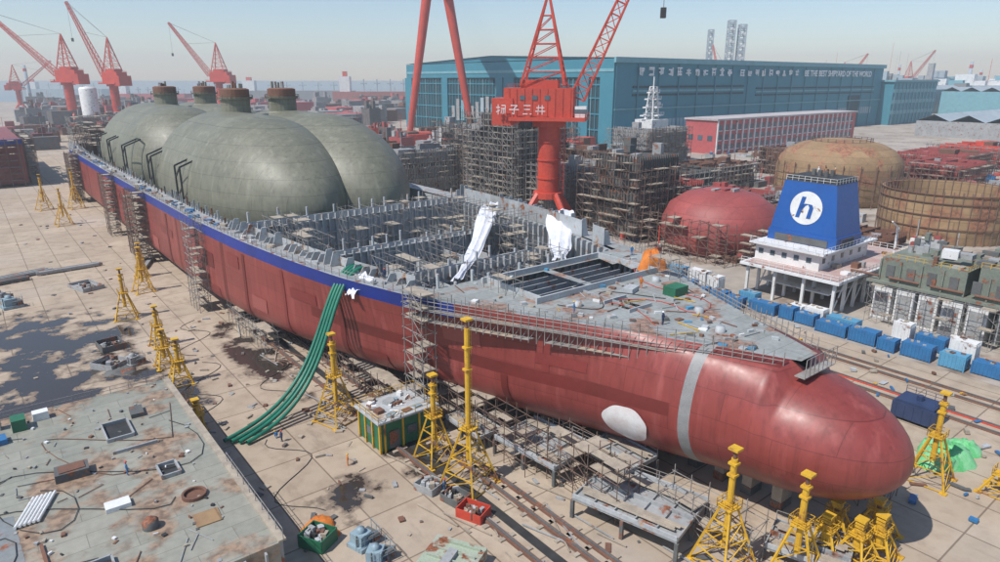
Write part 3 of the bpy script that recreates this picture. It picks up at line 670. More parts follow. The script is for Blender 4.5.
for (x,y,l,w_,a) in ((-130,160,22,3,.2),(-128,168,20,3,.3),(-118,176,16,2,.1),(-100,182,14,2,1.2)):
    n0,s0=L(x,y)
    for q in range(4): bm_.box((n0-.5*w_*math.sin(a)*(q-1.5)*.5,s0+.5*w_*math.cos(a)*(q-1.5)*.5,.3),(l*R.uniform(.8,1),w_*.2,.7),R.choice([GREYD,GREY,RUST]),a)
    for q in (-.35,0,.35): bm_.box((n0+q*l*math.cos(a),s0+q*l*math.sin(a),0),(.4,w_,.3),PLANK,a)
bm_.done('steel_beam_stack')
def container(n0,s0,w,l,h,m,z=0):
    k=MB(); k.box((n0,s0,z+.15),(w,l,h-.15),m)
    for i in range(int(l/.6)):
        y=s0-l/2+.3+.6*i
        for sd in (-1,1): k.box((n0+sd*(w/2+.04),y,z+.3),(.08,.25,h-.6),m)
    for i in range(int(w/.6)): k.box((n0-w/2+.3+.6*i,s0-l/2-.04,z+.3),(.25,.08,h-.6),m)
    for a in (-1,1):
        for b in (-1,1): k.box((n0+a*w/2,s0+b*l/2,z),(.22,.22,h+.05),m)
    for i in range(3): k.box((n0+R.uniform(-.3,.3)*w,s0+R.uniform(-.3,.3)*l,z+h),(R.uniform(.3,1),R.uniform(.3,1),.2),R.choice([PLANK,GREY,RUST]),R.uniform(0,2))
    return k.done('storage_container')
s_=22
while s_<104:
    l=R.choice([3,4,5,6]); 
    container(134+R.uniform(-1,1),s_+l/2,2.6,l,R.choice([2.4,2.8]),R.choice([CBLUE,CBLUE,CBLUE2,GREEN,CBLUE,CBLUE]))
    if R.random()<.75: container(139+R.uniform(-1,1),s_+l/2,2.6,l,R.choice([2.4,2.8,4.2]),R.choice([CBLUE,CBLUE2,WHITE]))
    s_+=l+R.uniform(.4,1.6)
# ------------------------------------------------------------------ accommodation block with funnel
ab=MB()
for nn in range(144,184,5):
    for s_ in (64,71,78,85): ab.box((nn,s_,0),(.6,.6,7.4),WHITE)
for nn in range(144,179,5):
    for s_ in (64,85):
        if R.random()<.5: ab.tube((nn,s_,0),(nn+5,s_,7.4),.16,WHITE)
ab.bb((142.5,62.5,7.4),(184,86.5,8),WHITE); ab.bb((146,66,3.6),(182,83,3.9),WHITE)
ab.bb((143.2,63.2,8.003),(183.4,85.8,8.05),pmat('deck_red_primer',(.42,.27,.24),(.5,.42,.38),.2,.7))
ab.rail([(142.7,86.3,8),(142.7,62.7,8),(183.8,62.7,8),(183.8,86.3,8)],1.3,WHITE,1.8,.07)
ab.bb((148,70,8.05),(172,86,12),WHITE); ab.bb((146.5,68.5,12),(173.5,87,12.4),WHITE); ab.rail([(146.7,86.8,12.4),(146.7,68.7,12.4),(173.3,68.7,12.4)],1.2,WHITE,1.8,.06)
for i in range(5): ab.box((147.97,72.5+3*i,9.6),(.1,1.2,1.2),GLASS); ab.box((150+4.4*i,69.97,9.6),(1.2,.1,1.2),GLASS)
for i in range(9): ab.box((R.uniform(150,182),R.uniform(64,69),8.06),(R.uniform(.5,2),R.uniform(.5,2),R.uniform(.4,1.4)),R.choice([WHITE,GREY,RUST,PLANK]))
ab.tube((178,66,8),(178,66,15),.3,WHITE,8); ab.tube((178,66,15),(174,66,17),.2,WHITE,6); ab.tube((181,80,8),(181,80,14),.25,WHITE,8)
ab.lattice((176,82,8),(176,82,18),1.4,1,.1,WHITE,6)
acc=ab.done('accommodation_block',origin=(163,74,0))
fu=MB()
def frustum(m,c,z0,z1,a0,b0,a1,b1,mt,off=(0,0)):
    vs=[(c[0]+x*a0/2,c[1]+y*b0/2,z0) for x,y in ((-1,-1),(1,-1),(1,1),(-1,1))]+[(c[0]+off[0]+x*a1/2,c[1]+off[1]+y*b1/2,z1) for x,y in ((-1,-1),(1,-1),(1,1),(-1,1))]
    m.add(vs,[(3,2,1,0),(4,5,6,7),(0,1,5,4),(1,2,6,5),(2,3,7,6),(3,0,4,7)],mt)
FC=(159,77.5)
frustum(fu,FC,12.4,15,12.5,17,12.5,17,FBLUE)
frustum(fu,FC,15,27,12,16.4,10,12.5,FBLUE)
frustum(fu,FC,27,28.2,10,12.5,9.4,11.5,BLACK)
for i in range(5):
    fu.tube((FC[0]-2+i,FC[1]-2+(i%3)*2,28),(FC[0]-2+i,FC[1]-2+(i%3)*2,29.6),.5,GREYD,10)
def onface(y,z,off): 
    t=(z-15)/12; return (FC[0]-(6-t*1)-off,FC[1]+y,z)
vs=[onface(0,21,.08)]+[onface(3.9*math.cos(a*math.pi/18),21+3.9*math.sin(a*math.pi/18),.08) for a in range(36)]
fu.add(vs,[(0,1+(i+1)%36,1+i) for i in range(36)],WHITE)
def bar(y0,z0,y1,z1,t):
    fu.add([onface(y0+t,z0,.14),onface(y0-t,z0,.14),onface(y1-t,z1,.14),onface(y1+t,z1,.14)],[(0,1,2,3)],FBLUE)
bar(1.8,18.6,.8,23.6,.5)
arc=[(1.3,20.6),(.7,21.5),(-.1,22),(-.9,21.9),(-1.3,21.2),(-.9,18.6)]
for (a,b),(c,e) in zip(arc[:-1],arc[1:]): bar(a,b,c,e,.5)
for j in range(5): fu.box((FC[0]-1,FC[1]-8.6,12.8+j*.4),(6,.25,.2),GREYD)
fu.box((FC[0]-6.35,FC[1],12.6),(.12,13,1.6),GREYD)
fu.rail([(FC[0]-5,FC[1]+6,27.1),(FC[0]-5.2,FC[1]-6.2,27.1),(FC[0]+5,FC[1]-6.2,27.1)],1.2,WHITE,1.5,.06)
fu.done('funnel',acc)
# ------------------------------------------------------------------ machinery block
mb=MB()
for i in range(5): mb.bb((150+0,37+4.4*i,0),(158,40.6+4.4*i,7.5),WHITE)
for i in range(5): mb.box((149.9,38.8+4.4*i,1),(.2,2.6,5.4),GREY)
mb.bb((149.5,24,8),(172,60,8.5),MACH); mb.bb((151,26,8.5),(171,40,15),MACH); mb.bb((151,42,8.5),(168,58,13.5),MACH); mb.bb((154,30,15),(165,38,17.5),MACH); mb.bb((152,24,0),(170,36,8),MACH)
for i in range(8): mb.box((150.9,28+4*i,9.5),(.3,1.6,2.6),GREYD); mb.box((150.8,30+4*i,8.6),(.4,.3,4.6),MACH)
for i in range(4): mb.box((150.5+0,27+2.6*i,1),(3.2,.3,7),GREY)
for i in range(40): mb.box((R.uniform(152,170),R.uniform(26,58),R.choice([13.5,15])),(R.uniform(.6,3),R.uniform(.6,3),R.uniform(.4,1.8)),R.choice([MACH,GREY,RUST,GREYD,WHITE]),R.choice([0,.2]))
mb.rail([(151,58,13.5),(151,42,13.5),(168,42,13.5)],1.1,YEL,1.6,.06); mb.rail([(151,40,15),(151,26,15),(171,26,15)],1.1,YEL,1.6,.06)
for i in range(4): mb.tube((160+3*i,56,13.5),(160+3*i,56,15+i%2),.6,GREY,10)
for i in range(5): mb.tube((150.6,26+8*i,9.4),(150.6,32+8*i,9.4),.25,RUST,8)
mb.scaf(146.5,30,0,2.2,28,8,2.6,2.2,.06,SCAF,pp=.3)
mb.done('engine_room_block',origin=(160,42,0))
# ------------------------------------------------------------------ storage-tank blocks at right
n0,s0=L(147,292); k=MB()
k.lathe((n0,s0,0),[(24,0),(25,2),(25,14),(24,18),(21,21.5),(16,24),(9,25.6),(.01,26)],TAN,48)
for i in range(0,48,2):
    a=2*math.pi*i/48; k.tube((n0+25.1*math.cos(a),s0+25.1*math.sin(a),0),(n0+25.1*math.cos(a),s0+25.1*math.sin(a),17),.2,RUST)
for i in range(-9,14):
    a=math.radians(180+45+i*11); P0=(n0+27*math.cos(a),s0+27*math.sin(a)); a2=a+math.radians(11); P1=(n0+27*math.cos(a2),s0+27*math.sin(a2))
    k.tube((*P0,0),(*P0,17),.12,SCAFR,caps=False)
    for z in (3,6,9,12,15): k.tube((*P0,z),(*P1,z),.1,SCAFR,caps=False)
k.rail([(n0+12*math.cos(a*math.pi/12),s0+12*math.sin(a*math.pi/12),25) for a in range(25)],1.3,SCAFR,3,.12)
k.done('tank_dome_section')
n0,s0=L(150,222); k=MB()
k.lathe((n0,s0,0),[(19,0),(19.6,4),(19.6,15.5),(18.9,15.5),(18.9,3),(.01,3)],TAN,48,smooth=False)
for i in range(48):
    a=2*math.pi*i/48
    for rr in (19.8,18.7): k.tube((n0+rr*math.cos(a),s0+rr*math.sin(a),0 if rr>19 else 3),(n0+rr*math.cos(a),s0+rr*math.sin(a),16.6),.13,SCAFR)
for z in (5,9,13,15.6):
    for i in range(48):
        a,b=2*math.pi*i/48,2*math.pi*(i+1)/48; k.tube((n0+19.9*math.cos(a),s0+19.9*math.sin(a),z),(n0+19.9*math.cos(b),s0+19.9*math.sin(b),z),.16,RUST,caps=False)
for i in range(16): k.box((n0+R.uniform(-10,10),s0+R.uniform(-10,10),3),(R.uniform(1,5),R.uniform(1,5),R.uniform(1,6)),R.choice([RUST,PLANK,GREY]),R.uniform(0,3))
k.done('cylindrical_tank_section')
n0,s0=L(68,203); k=MB()
k.lathe((n0,s0,0),[(15,0),(17.5,3),(17.5,9),(15.5,13.5),(11,16.6),(5,18.2),(.01,18.6)],PINK,40)
k.scaf(n0-20,s0-16,0,4,30,11,3,2.2,.1,SCAFR,pp=.4); k.scaf(n0-16,s0-21,0,32,4,9,3,2.2,.1,SCAFR,pp=.4)
for i in range(9): k.box((n0+R.uniform(-7,7),s0+R.uniform(-7,7),16),(R.uniform(1,3),R.uniform(1,3),R.uniform(2,3.5)),R.choice([RUST,GREY,PINK]))
k.done('bow_section_block')
def block(x,y,w,l,h,m,scaf=True,levels=2,cell=4,z=0,name='hull_block',sm=None):
    n0,s0=L(x,y); k=MB()
    for j in range(levels):
        z0=z+.8+(h-.8)*j/levels; z1=z+.8+(h-.8)*(j+1)/levels; f=1-.04*j
        k.box((n0,s0,z0),(w*f,l*f,.3),m)
        a=max(1,int(w/cell)); b=max(1,int(l/cell))
        for i in range(a+1): k.box((n0-w*f/2+w*f*i/a,s0,z0+.3),(.25,l*f,(z1-z0)*R.uniform(.7,1)-.3),m)
        for i in range(b+1): k.box((n0,s0-l*f/2+l*f*i/b,z0+.3),(w*f,.25,(z1-z0)*R.uniform(.7,1)-.35),m)
        for i in range(a*3):
            k.box((n0-w*f/2+w*f*i/(a*3)+.4,s0-l*f/2-.3,z0+.3),(.2,.5,(z1-z0)-.5),m)
        for i in range(b*3):
            k.box((n0-w*f/2-.3,s0-l*f/2+l*f*i/(b*3)+.4,z0+.3),(.5,.2,(z1-z0)-.5),m)
    for i in range(8): k.box((n0+R.uniform(-.4,.4)*w,s0+R.uniform(-.4,.4)*l,z+h*.75),(R.uniform(1,w*.25),R.uniform(1,l*.25),h*R.uniform(.1,.4)),R.choice([m,GREY,RUST,m]),R.choice([0,.3]))
    if scaf:
        big=.09 if y<250 else .13
        k.scaf(n0-w/2-3,s0-l/2-2,z,2.4,l+4,h*R.uniform(.8,1.05),3.2,2.4,big,sm or R.choice([SCAF,SCAFR]),pp=.35)
        k.scaf(n0-w/2-1,s0-l/2-3.6,z,w,2.4,h*R.uniform(.8,1.05),3.2,2.4,big,sm or R.choice([SCAF,SCAFR]),pp=.35)
    return k.done(name)
block(46,226,24,22,27,GREYD,levels=5,sm=SCAFR); block(60,240,20,20,16,PINK,levels=3); block(10,296,34,30,37,GREYD,levels=6,sm=SCAF); block(-12,330,26,26,30,GREY,levels=4)
block(-38,318,36,24,20,GREY,levels=3); block(-52,362,40,30,14,CRED,levels=2); block(28,262,22,18,20,GREY,levels=3); block(38,290,24,24,22,RUST,levels=3)
block(88,250,26,20,10,PINK,levels=2); block(100,232,20,14,7,RUST,levels=1); block(75,290,30,24,14,GREYD,levels=2); block(112,262,24,20,8,GREY,levels=1)
block(97,440,40,30,22,GREY,levels=2); block(170,380,40,30,14,RUST,levels=2); block(215,330,40,30,12,PINK,levels=2); block(255,300,34,28,10,RUST,levels=2); block(250,380,44,34,12,PINK,levels=2)
block(105,330,34,24,12,RUST,levels=2); block(190,262,30,26,9,PINK,levels=1); block(215,280,26,22,8,GREY,levels=1); block(300,420,50,40,12,CRED,levels=1)
block(115,205,20,16,5,RUST,levels=1,scaf=False); block(92,190,14,12,4,GREY,levels=1,scaf=False)
block(-85,400,40,30,16,RUST,levels=2); block(-120,430,40,30,14,GREY,levels=2)
def clutter(name,cnt,fx,fy,size,hh,mats,rng):
    k=MB()
    for i in range(cnt):
        x=R.uniform(*fx);y=R.uniform(*fy)
        if rng and not rng(x,y): continue
        n0,s0=L(x,y); sc=R.uniform(*size); h=R.uniform(*hh); m=R.choice(mats)
        k.box((n0,s0,0),(sc,sc*R.uniform(.3,1.2),h),m,R.choice([0,0,0,1.57,.2]))
        if R.random()<.5:
            for j in range(4): k.box((n0+R.uniform(-.4,.4)*sc,s0+R.uniform(-.4,.4)*sc,h),(sc*.15,sc*.3,h*R.uniform(.1,.5)),R.choice(mats))
        if R.random()<.2:
            k.tube((n0,s0,h),(n0,s0,h*2+4),.2,R.choice([RUST,CRED,GREY]))
    return k.done(name)
def yr(x,y):
    n0,s0=L(x,y); 
    if n0<130: return False
    if 140<n0<190 and 20<s0<92: return False
    if n0>385 and s0>350: return False
    if (x-147)**2+(y-292)**2<29**2 or (x-150)**2+(y-222)**2<23**2 or (x-17)**2+(y-236)**2<18**2: return False
    return True
clutter('steel_stockyard',420,(40,420),(170,520),(2,9),(.5,4),[PINK,RUST,GREYL,GREY,GREYD,CRED,CBLUE,WHITE,PLANK,MACH],yr)
clutter('steel_stockyard',340,(90,420),(100,240),(1.5,5),(.4,2.6),[PINK,RUST,GREY,GREYL,CBLUE,WHITE,PLANK,YEL,CBLUE2],yr)
clutter('steel_stockyard',240,(-260,90),(300,620),(4,14),(3,12),[RUST,RUST,GREY,GREYD,CRED,PINK,HAZEB,GREYL],lambda x,y:L(x,y)[0]>125 and not(L(x,y)[0]>385 and L(x,y)[1]>350))
clutter('shipyard_sheds',420,(-1300,-120),(620,1500),(12,50),(5,20),[HAZEB,HAZEB,RUST,GREYD,HAZEB,GREY,BRICK],lambda x,y:L(x,y)[1]>440 and (x>-.68*y))
clutter('shipyard_sheds',260,(-1400,-300),(420,800),(5,22),(3,12),[HAZEB,RUST,GREYD,HULLD,GREY,PINK,RUST],lambda x,y:L(x,y)[1]>430)
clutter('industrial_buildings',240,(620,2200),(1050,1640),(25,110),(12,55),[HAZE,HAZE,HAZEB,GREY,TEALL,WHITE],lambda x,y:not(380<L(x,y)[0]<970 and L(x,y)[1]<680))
k=MB()
k.bb((-75,405,1),(22,520,22),HULL); k.bb((-75,404,20),(22,405,22.5),BLUE); k.scaf(-70,400,0,90,4,22,5,3,.16,SCAFR); k.scaf(23,405,0,4,80,22,5,3,.16,SCAFR)
for i in range(14): k.box((R.uniform(-60,15),R.uniform(410,510),22),(R.uniform(3,12),R.uniform(3,12),R.uniform(2,8)),R.choice([GREY,RUST,GREYD,HULLD]))
k.done('moored_hull_section')
n0,s0=L(97,438);k=MB()
k.box((n0,s0,20),(16,14,6),WHITE); k.lattice((n0,s0,26),(n0,s0,46),6,3,.45,WHITE,5)
for z,wd in ((28,20),(33,16),(38,13),(42,9)): k.box((n0,s0,z),(wd,3,.8),WHITE); k.box((n0,s0,z),(3,wd*.6,.8),WHITE); k.rail([(n0-wd/2,s0-1.5,z+.8),(n0+wd/2,s0-1.5,z+.8)],1.5,WHITE,3,.15)
k.tube((n0,s0,46),(n0,s0,52),.4,WHITE,6); k.lathe((n0+5,s0,34),[(.01,0),(2,1),(2,2.4),(.01,3.4)],WHITE,12)
k.done('radar_mast')
n0,s0=L(150,472);k=MB(); LN=205
k.bb((n0,s0,0),(n0+LN,s0+26,23),BRICK); k.bb((n0-1,s0-1,23),(n0+LN+1,s0+27,24.2),pmat('roof_light',(.5,.46,.45),None,.05,.7))
for i in range(26):
    x=n0+4+i*7.7
    k.box((x-3.2,s0-.4,0),(1.1,.8,23),WHITE)
    for z in (3,9.6,16.2): k.box((x+.4,s0-.05,z),(4.4,.2,3.6),GLASS); k.box((x+.4,s0-.15,z-.5),(5,.3,.5),WHITE)
for i in range(3): k.box((n0-.05,s0+5+8*i,9),(.2,4,3.6),GLASS)
k.done('red_workshop_building')
# ------------------------------------------------------------------ big assembly hall
hn,hs=390,355; HL,HW,HH=449,300,66
k=MB()
k.bb((hn+1,hs,0),(hn+HL,hs+HW,HH-.5),TEAL)
for (a,b,z0,z1) in ((hs-1.5,hs+HW/2,HH,HH+5),(hs+HW/2,hs+HW+1.5,HH+5,HH)):
    k.add([(hn-2,a,z0),(hn+HL+2,a,z0),(hn+HL+2,b,z1),(hn-2,b,z1)],[(0,1,2,3)],TEALL)
k.add([(hn-.5,hs,HH),(hn-.5,hs+HW,HH),(hn-.5,hs+HW/2,HH+4.8)],[(0,1,2)],TEAL)
k.bb((hn-2,hs-2,HH-3.5),(hn+HL+2,hs-.01,HH+.4),TEALL)
hall=k.done('ship_assembly_hall',origin=(hn,hs,0))
k=MB()
k.bb((hn-1.5,hs,52),(hn+.98,hs+HW,HH-.6),TEAL)
for a in (0,26,118,134,222,290): k.bb((hn-1.5,hs+a,0),(hn+.98,hs+a+(10 if a not in(0,118,290) else 14),51.98),TEAL)
k.bb((hn+.2,hs+1,0),(hn+.95,hs+HW-1,51.9),TEALD)  # dark sheet behind the door openings, interior shade painted as colour
for i in range(60):
    y=hs+4+5*i; k.box((hn-.3,y,2),(.6,.6,49),TEALL if i%4==0 else TEAL)
for z in (12,24,36,46): k.box((hn-.25,hs+HW/2,z),(.5,HW-4,1),TEAL)
for i in range(10): k.box((hn-1.2,hs+140+8*i,R.uniform(8,20)),(.8,5,R.uniform(10,22)),R.choice([HAZE,TEALL,GREY]))
k.bb((hn-1.9,hs,56),(hn-1.52,hs+HW,58.2),TEALL)
k.done('gable_front',hall)
k=MB()
for (a,b,z,h) in ((20,170,38,1.6),(20,170,41,1.6),(20,170,44,1.6),(190,430,36,1.4),(190,430,39,1.4),(190,430,42,1.4)): k.bb((hn+a,hs-.5,z),(hn+b,hs-.02,z+h),TEALL if z in(41,39) else TEALD)
for (a,b,z,h) in ((30,120,12,8),(150,230,12,8),(255,330,12,7),(350,430,14,7)):
    k.bb((hn+a,hs-.3,z),(hn+b,hs-.02,z+h),HAZE)
    for i in range(int((b-a)/5)): k.bb((hn+a+5*i,hs-.45,z),(hn+a+5*i+.8,hs-.31,z+h),TEAL)
for a in range(0,449,25): k.bb((hn+a,hs-.9,0),(hn+a+1.2,hs-.52,HH-4),TEAL)
k.bb((hn+372,hs-.7,0),(hn+398,hs-.02,34),TEALD)
k.bb((hn,hs-1.1,28),(hn+HL,hs-.03,29),TEALL)
k.bb((hn,hs-14,0),(hn+340,hs-1.2,9),HAZE); k.bb((hn,hs-14.5,9),(hn+340,hs-1.2,9.8),TEALL)
for i in range(34): k.box((hn+5+10*i,hs-14.1,1),(6,.2,5),R.choice([YEL,CBLUE,WHITE,TEAL]))
k.done('side_wall_details',hall)
WL=pmat('lettering_white',(.85,.86,.86),(.82,.82,.82),.2,.5,fine=0)
def text(body,n_,s_,z,size,parent,ext=.1):
    cu=bpy.data.curves.new('lettering','FONT'); cu.body=body; cu.size=size; cu.extrude=ext; cu.offset=.12; cu.materials.append(WL)
    o=bpy.data.objects.new('lettering',cu); bpy.context.collection.objects.link(o); po=parent['o']
    o.parent=parent; o.location=(n_-po[0],s_-po[1],z-po[2]); o.rotation_euler=(math.radians(90),0,0)
text('BE THE BEST SHIPYARD OF THE WORLD',hn+270,hs-2.4,53.5,8,hall)
k=MB(); rr=random.Random(3)
for g in range(20):
    x0=hn+24+g*11.6 + (8 if g>10 else 0)
    for q in range(6):
        if rr.random()<.55: k.box((x0+3.2,hs-2.3,53+rr.uniform(0,6)),(rr.uniform(4,6.6),.3,.95),WL)
        else: k.box((x0+rr.uniform(0.4,6),hs-2.3,53+rr.uniform(0,1.5)),(.95,.3,rr.uniform(3.6,5.6)),WL)
k.done('wall_characters',hall)
k=MB(); k.bb((841,342,0),(964,560,48),TEAL); k.bb((839,340,48),(966,562,50),TEALL)
for z in (12,24,36): k.bb((842,341.6,z),(963,341.98,z+4),TEALL)
for i in range(12): k.bb((845+10*i,341.2,0),(846.5+10*i,341.58,46),TEALL)
k.done('hall_extension')
for (a,b,c,e,h) in ((990,1300,420,560,36),(1150,1500,300,400,34),(700,980,150,260,14),(1010,1300,180,280,22)):
    k=MB(); k.bb((a,c,0),(b,e,h),TEALL if h>20 else GREY)
    for i in range(int((b-a)/20)): k.bb((a+20*i,c-.5,3),(a+20*i+8,c-.05,h*.5),HAZE)
    for j in range(4):
        w_=(e-c)/4; k.add([(a,c+w_*j,h),(b,c+w_*j,h),(b,c+w_*(j+.5),h+6),(a,c+w_*(j+.5),h+6)],[(0,1,2,3)],HAZE); k.add([(a,c+w_*(j+.5),h+6),(b,c+w_*(j+.5),h+6),(b,c+w_*(j+1),h),(a,c+w_*(j+1),h)],[(0,1,2,3)],HAZE)
    k.done('warehouse')
# ------------------------------------------------------------------ cranes
def luff(x,y,sc,az,elev,jl,name='luffing_crane',zs=1.0,cab=1.0):
    k=MB(); S=lambda v:v*sc; c,s=math.cos(az),math.sin(az)
    P=lambda a,b,z:(x+S(a*c-b*s),y+S(a*s+b*c),S(z))
    for a in (-9,9):
        for b in (-9,9): k.tube(P(a,b,0),P(a*.33,b*.33,11),S(1.1),CRED,6)
    for b in (-9,9): k.tube(P(-9,b,1),P(9,b,1),S(.9),CRED); 
    for a in (-9,9): k.tube(P(a,-9,1),P(a,9,1),S(.9),CRED)
    k.tube(P(0,0,10.5),P(0,0,34),S(3.6),CRED,20,smooth=True); k.tube(P(0,0,9.5),P(0,0,11.5),S(5),CRED,16); k.tube(P(0,0,33),P(0,0,35),S(5.5),CRED,16)
    for z in (16,22,28): k.tube(P(0,0,z),P(0,0,z+.5),S(3.9),CRED,20)
    k.lattice(P(4.6,0,11),P(4.6,0,34),S(1.2),S(1.2),S(.1),CRED,10)
    k.box((x,y,S(35)),(S(22)*cab,S(13)*cab,S(1.2)),CRED,az); k.rail([P(-11*cab,-6.5*cab,36.2),P(11*cab,-6.5*cab,36.2),P(11*cab,6.5*cab,36.2)],S(1.2),CRED,S(1.6),S(.08))
    q=P(-3,0,36.2); k.box(q,(S(20)*cab,S(10)*cab,S(9)),CRED,az); q=P(-13*cab,0,33.5); k.box(q,(S(7),S(12),S(8.5)),CRED,az)
    for i in range(9): k.box(P(-11*cab+2.2*i*cab,-5.05*cab,36.4),(S(.2),S(.3),S(8.6)),CRED,az)
    for i in range(3): k.box(P(-8+4*i,-5.1*cab,41.5),(S(1.6),S(.2),S(1.4)),GLASS,az)
    q=P(9.5*cab,-4,36.2); k.box(q,(S(3.6),S(3.2),S(3.4)),WHITE,az); q=P(9.6*cab,-4,37.4); k.box(q,(S(3.8),S(3.3),S(1.3)),GLASS,az)
    q=P(-3,0,45.2); k.box(q,(S(12),S(7),S(2.5)),CRED,az)
    k.rail([P(-13,-5,45.2),P(6,-5,45.2),P(6,5,45.2)],S(1.2),CRED,S(2),S(.08))
    top=P(-1,0,74)
    for b in (-4,4):
        for A in (5,-9): k.tube(P(A,b,46),top,S(.5),CRED)
        for f in (.15,.3,.45,.6,.75):
            A,B=Vector(P(5,b,46)).lerp(Vector(top),f),Vector(P(-9,b,46)).lerp(Vector(top),f)
            k.tube(A,B,S(.22),CRED); k.tube(A,Vector(P(-9,b,46)).lerp(Vector(top),f-.15),S(.18),CRED)
    for f in (0,.2,.4,.6,.8):
        for A in (5,-9):
            k.tube(Vector(P(A,-4,46)).lerp(Vector(top),f),Vector(P(A,4,46)).lerp(Vector(top),f),S(.22),CRED)
            k.tube(Vector(P(A,-4,46)).lerp(Vector(top),f),Vector(P(A,4,46)).lerp(Vector(top),min(1,f+.2)),S(.16),CRED)
    tip=P(9+jl*math.cos(elev),0,42+jl*math.sin(elev))
    k.lattice(P(9,0,42),tip,S(4.6),S(1.6),S(.34),CRED,16,S(.18))
    for b in (-1,1): k.tube(top,Vector(tip)+Vector((-s*b,c*b,0))*S(.8),S(.12),GREYD); k.tube(top,Vector(P(9,b,42)).lerp(Vector(tip),.6),S(.12),GREYD)
    hk=(tip[0],tip[1],max(tip[2]-S(30),S(20))); k.tube(tip,hk,S(.1),GREYD); k.box((hk[0],hk[1],hk[2]-S(3)),(S(1.5),S(1.5),S(3)),BLACK)
    return k.done(name,yard=False)
cr=luff(17,236,1.05,math.radians(-12),math.radians(66),62,cab=1.12)
k=MB(); 
def chars(k,P0,ux,size):
    G=[[(0,.7,.4,.7),(.2,0,.2,1),(0,.25,.4,.45),(.55,.9,.95,.9),(.95,.9,.9,.1),(.5,.6,.95,.6),(.6,.5,.5,.1),(.78,.55,.7,.05)],
       [(.15,.9,.85,.9),(.85,.9,.5,.62),(.5,.62,.5,.05),(0,.5,1,.5),(.5,.05,.3,.15)],
       [(.15,.9,.85,.9),(.2,.52,.8,.52),(.05,.08,.95,.08)],
       [(.1,.7,.9,.7),(0,.35,1,.35),(.33,.95,.25,.02),(.68,.95,.68,.02)]]
    for i,g in enumerate(G):
        for a,b,c,e in g:
            p=Vector(P0)+Vector(ux)*(i*1.35+a)*size+Vector((0,0,b*size)); q=Vector(P0)+Vector(ux)*(i*1.35+c)*size+Vector((0,0,e*size)); k.tube(p,q,size*.06,WHITE)
a=math.radians(-12);c,s=math.cos(a),math.sin(a);P=lambda A,B,z:(17+1.05*(A*c-B*s),236+1.05*(A*s+B*c),z*1.05)
chars(k,P(-16.2,-7.5,37),(c,s,0),3.3); o=k.done('crane_lettering',yard=False)
po=cr['o']; o.parent=cr; o.location=(o['o'][0]-po[0],o['o'][1]-po[1],o['o'][2]-po[2])
luff(-497,800,1.35,math.radians(168),math.radians(40),80); luff(-445,800,1.3,math.radians(155),math.radians(60),72); luff(-400,990,1.35,math.radians(170),math.radians(52),66)
luff(640,1300,1.1,math.radians(20),math.radians(50),60); luff(400,1250,1.0,math.radians(100),math.radians(60),80); luff(880,1500,1.2,math.radians(30),math.radians(40),80)
luff(-800,1150,1.0,math.radians(20),math.radians(40),60)
k=MB()
for a,b in (((-79,590,0),(-56,590,140)),((-23,590,0),(-47,590,140))):
    k.tube(a,b,2.6,CRED,14,4.4,smooth=True)
k.bb((-90,584,0),(-70,596,5),CRED); k.bb((-32,584,0),(-14,596,5),CRED); k.tube((-79,590,6),(-23,590,6),1.6,CRED,8)
k.bb((-60,560,138),(-43,760,150),CRED)
k.done('gantry_crane',yard=False)
k=MB(); k.lathe((-470,790,0),[(9,0),(9,40),(8,42),(.01,43)],WHITE,24); k.done('white_silo',yard=False)
for x,wd,z in ((440,9,150),(482,13,168),(505,13,160)):
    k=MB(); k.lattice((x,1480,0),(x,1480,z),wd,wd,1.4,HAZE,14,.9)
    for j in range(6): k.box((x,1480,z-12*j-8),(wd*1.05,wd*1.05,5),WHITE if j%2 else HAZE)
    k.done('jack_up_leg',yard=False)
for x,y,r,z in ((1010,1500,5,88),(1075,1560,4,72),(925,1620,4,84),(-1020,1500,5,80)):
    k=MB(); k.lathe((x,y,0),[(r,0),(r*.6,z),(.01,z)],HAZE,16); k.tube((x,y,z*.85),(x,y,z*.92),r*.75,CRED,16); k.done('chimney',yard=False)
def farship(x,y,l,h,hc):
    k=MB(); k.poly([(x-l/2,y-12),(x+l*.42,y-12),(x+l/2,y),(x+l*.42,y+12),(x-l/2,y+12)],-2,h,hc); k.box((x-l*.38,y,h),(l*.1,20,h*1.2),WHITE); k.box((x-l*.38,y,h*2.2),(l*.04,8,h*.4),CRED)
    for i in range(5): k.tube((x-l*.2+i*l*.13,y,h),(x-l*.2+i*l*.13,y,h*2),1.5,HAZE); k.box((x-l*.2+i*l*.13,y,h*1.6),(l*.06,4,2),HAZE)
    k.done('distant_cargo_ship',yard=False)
farship(-560,1900,330,22,HAZEB); farship(-900,1800,200,16,BRICK); farship(-1500,2400,300,20,HAZE); farship(-250,1500,220,26,pmat('haze_tinted_red',(.36,.13,.11),None,.01,.8)); farship(-150,2600,300,20,HAZE)  # hull red paled so distance haze sits in its colour
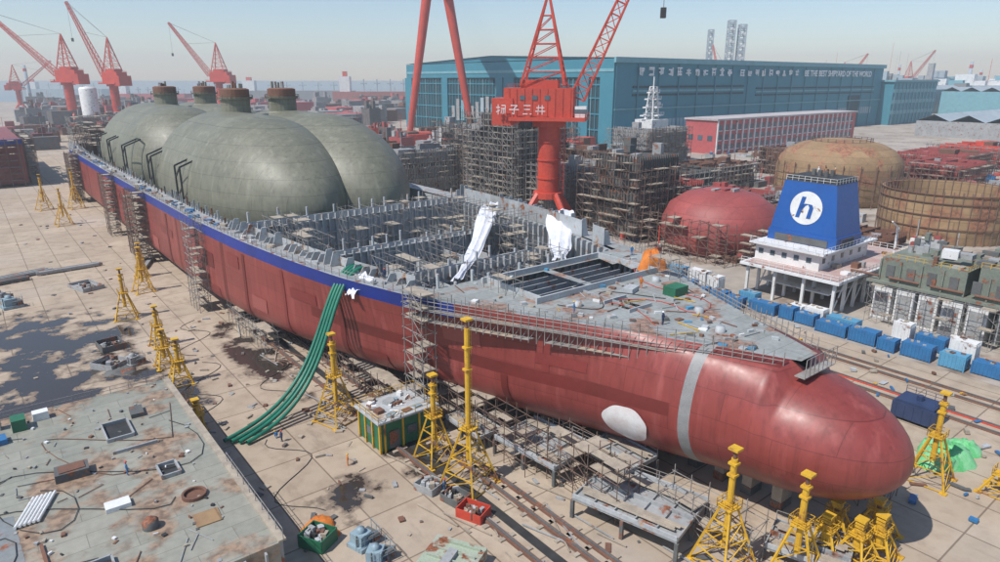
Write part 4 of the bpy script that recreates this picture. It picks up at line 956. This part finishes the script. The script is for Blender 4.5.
# ------------------------------------------------------------------ workers
def worker(x,y,z,rot,col,pose='stand'):
    n=[(0,0,.95),(0,0,1.2),(0,0,1.42),(0,0,1.52),(0,0,1.62),(0,0,1.74),(.2,0,1.42),(.27,.03,1.15),(.25,.16,.93),(-.2,0,1.42),(-.27,.03,1.15),(-.25,.16,.93),(.1,0,.9),(.12,.03,.5),(.12,0,.08),(.12,.14,.04),(-.1,0,.9),(-.12,.08,.5),(-.12,-.04,.08),(-.12,.1,.04)]
    r=[.15,.15,.15,.06,.1,.09,.075,.055,.045,.075,.055,.045,.105,.075,.055,.05,.105,.075,.055,.05]
    if pose=='crouch': n=[(a,b+(.0 if c<1 else (c-.95)*.5),c*.62 if c>.6 else c) for a,b,c in n]; n[13]=(.15,.35,.5); n[17]=(-.15,.35,.5)
    e=[(0,1),(1,2),(2,3),(3,4),(4,5),(2,6),(6,7),(7,8),(2,9),(9,10),(10,11),(0,12),(12,13),(13,14),(14,15),(0,16),(16,17),(17,18),(18,19)]
    me=bpy.data.meshes.new('worker');me.from_pydata(n,e,[]);ob=bpy.data.objects.new('worker',me);bpy.context.collection.objects.link(ob)
    ob.location=(x,y,z);ob.rotation_euler=(0,0,rot);md=ob.modifiers.new('s','SKIN')
    for i,v in enumerate(me.skin_vertices[0].data): v.radius=(r[i],r[i]); v.use_root=(i==0)
    me.materials.append(col); ob.modifiers.new('b','SUBSURF').levels=1
    k=MB();h=n[5];k.lathe((h[0],h[1],h[2]-.02),[(.17,0),(.14,.06),(.1,.13),(.01,.16)],R.choice([YEL,WHITE,CRED]),10);o=k.done('helmet',yard=False);o.parent=ob
    o.location=o['o']; return ob
worker(-32.5,86.5,0,1,CBLUE,'crouch'); worker(-31.5,85.6,0,2.5,NAVY)
for nn,s_,z,c_ in ((157.5,76,28.2,ORANGE),(160,79,28.2,WHITE),(161,75.5,28.2,ORANGE),(60,60,20,CBLUE),(66,50,20,NAVY),(76,62,20,ORANGE),(48,90,20.02,NAVY),(90,76,20,CBLUE),(40,62,0,CBLUE),(33,75,0,ORANGE),(105,60,0,CBLUE),(8,80,6.02,CBLUE)):
    xw,yw=Wd(nn,s_); worker(xw,yw,z,R.uniform(0,6),c_)
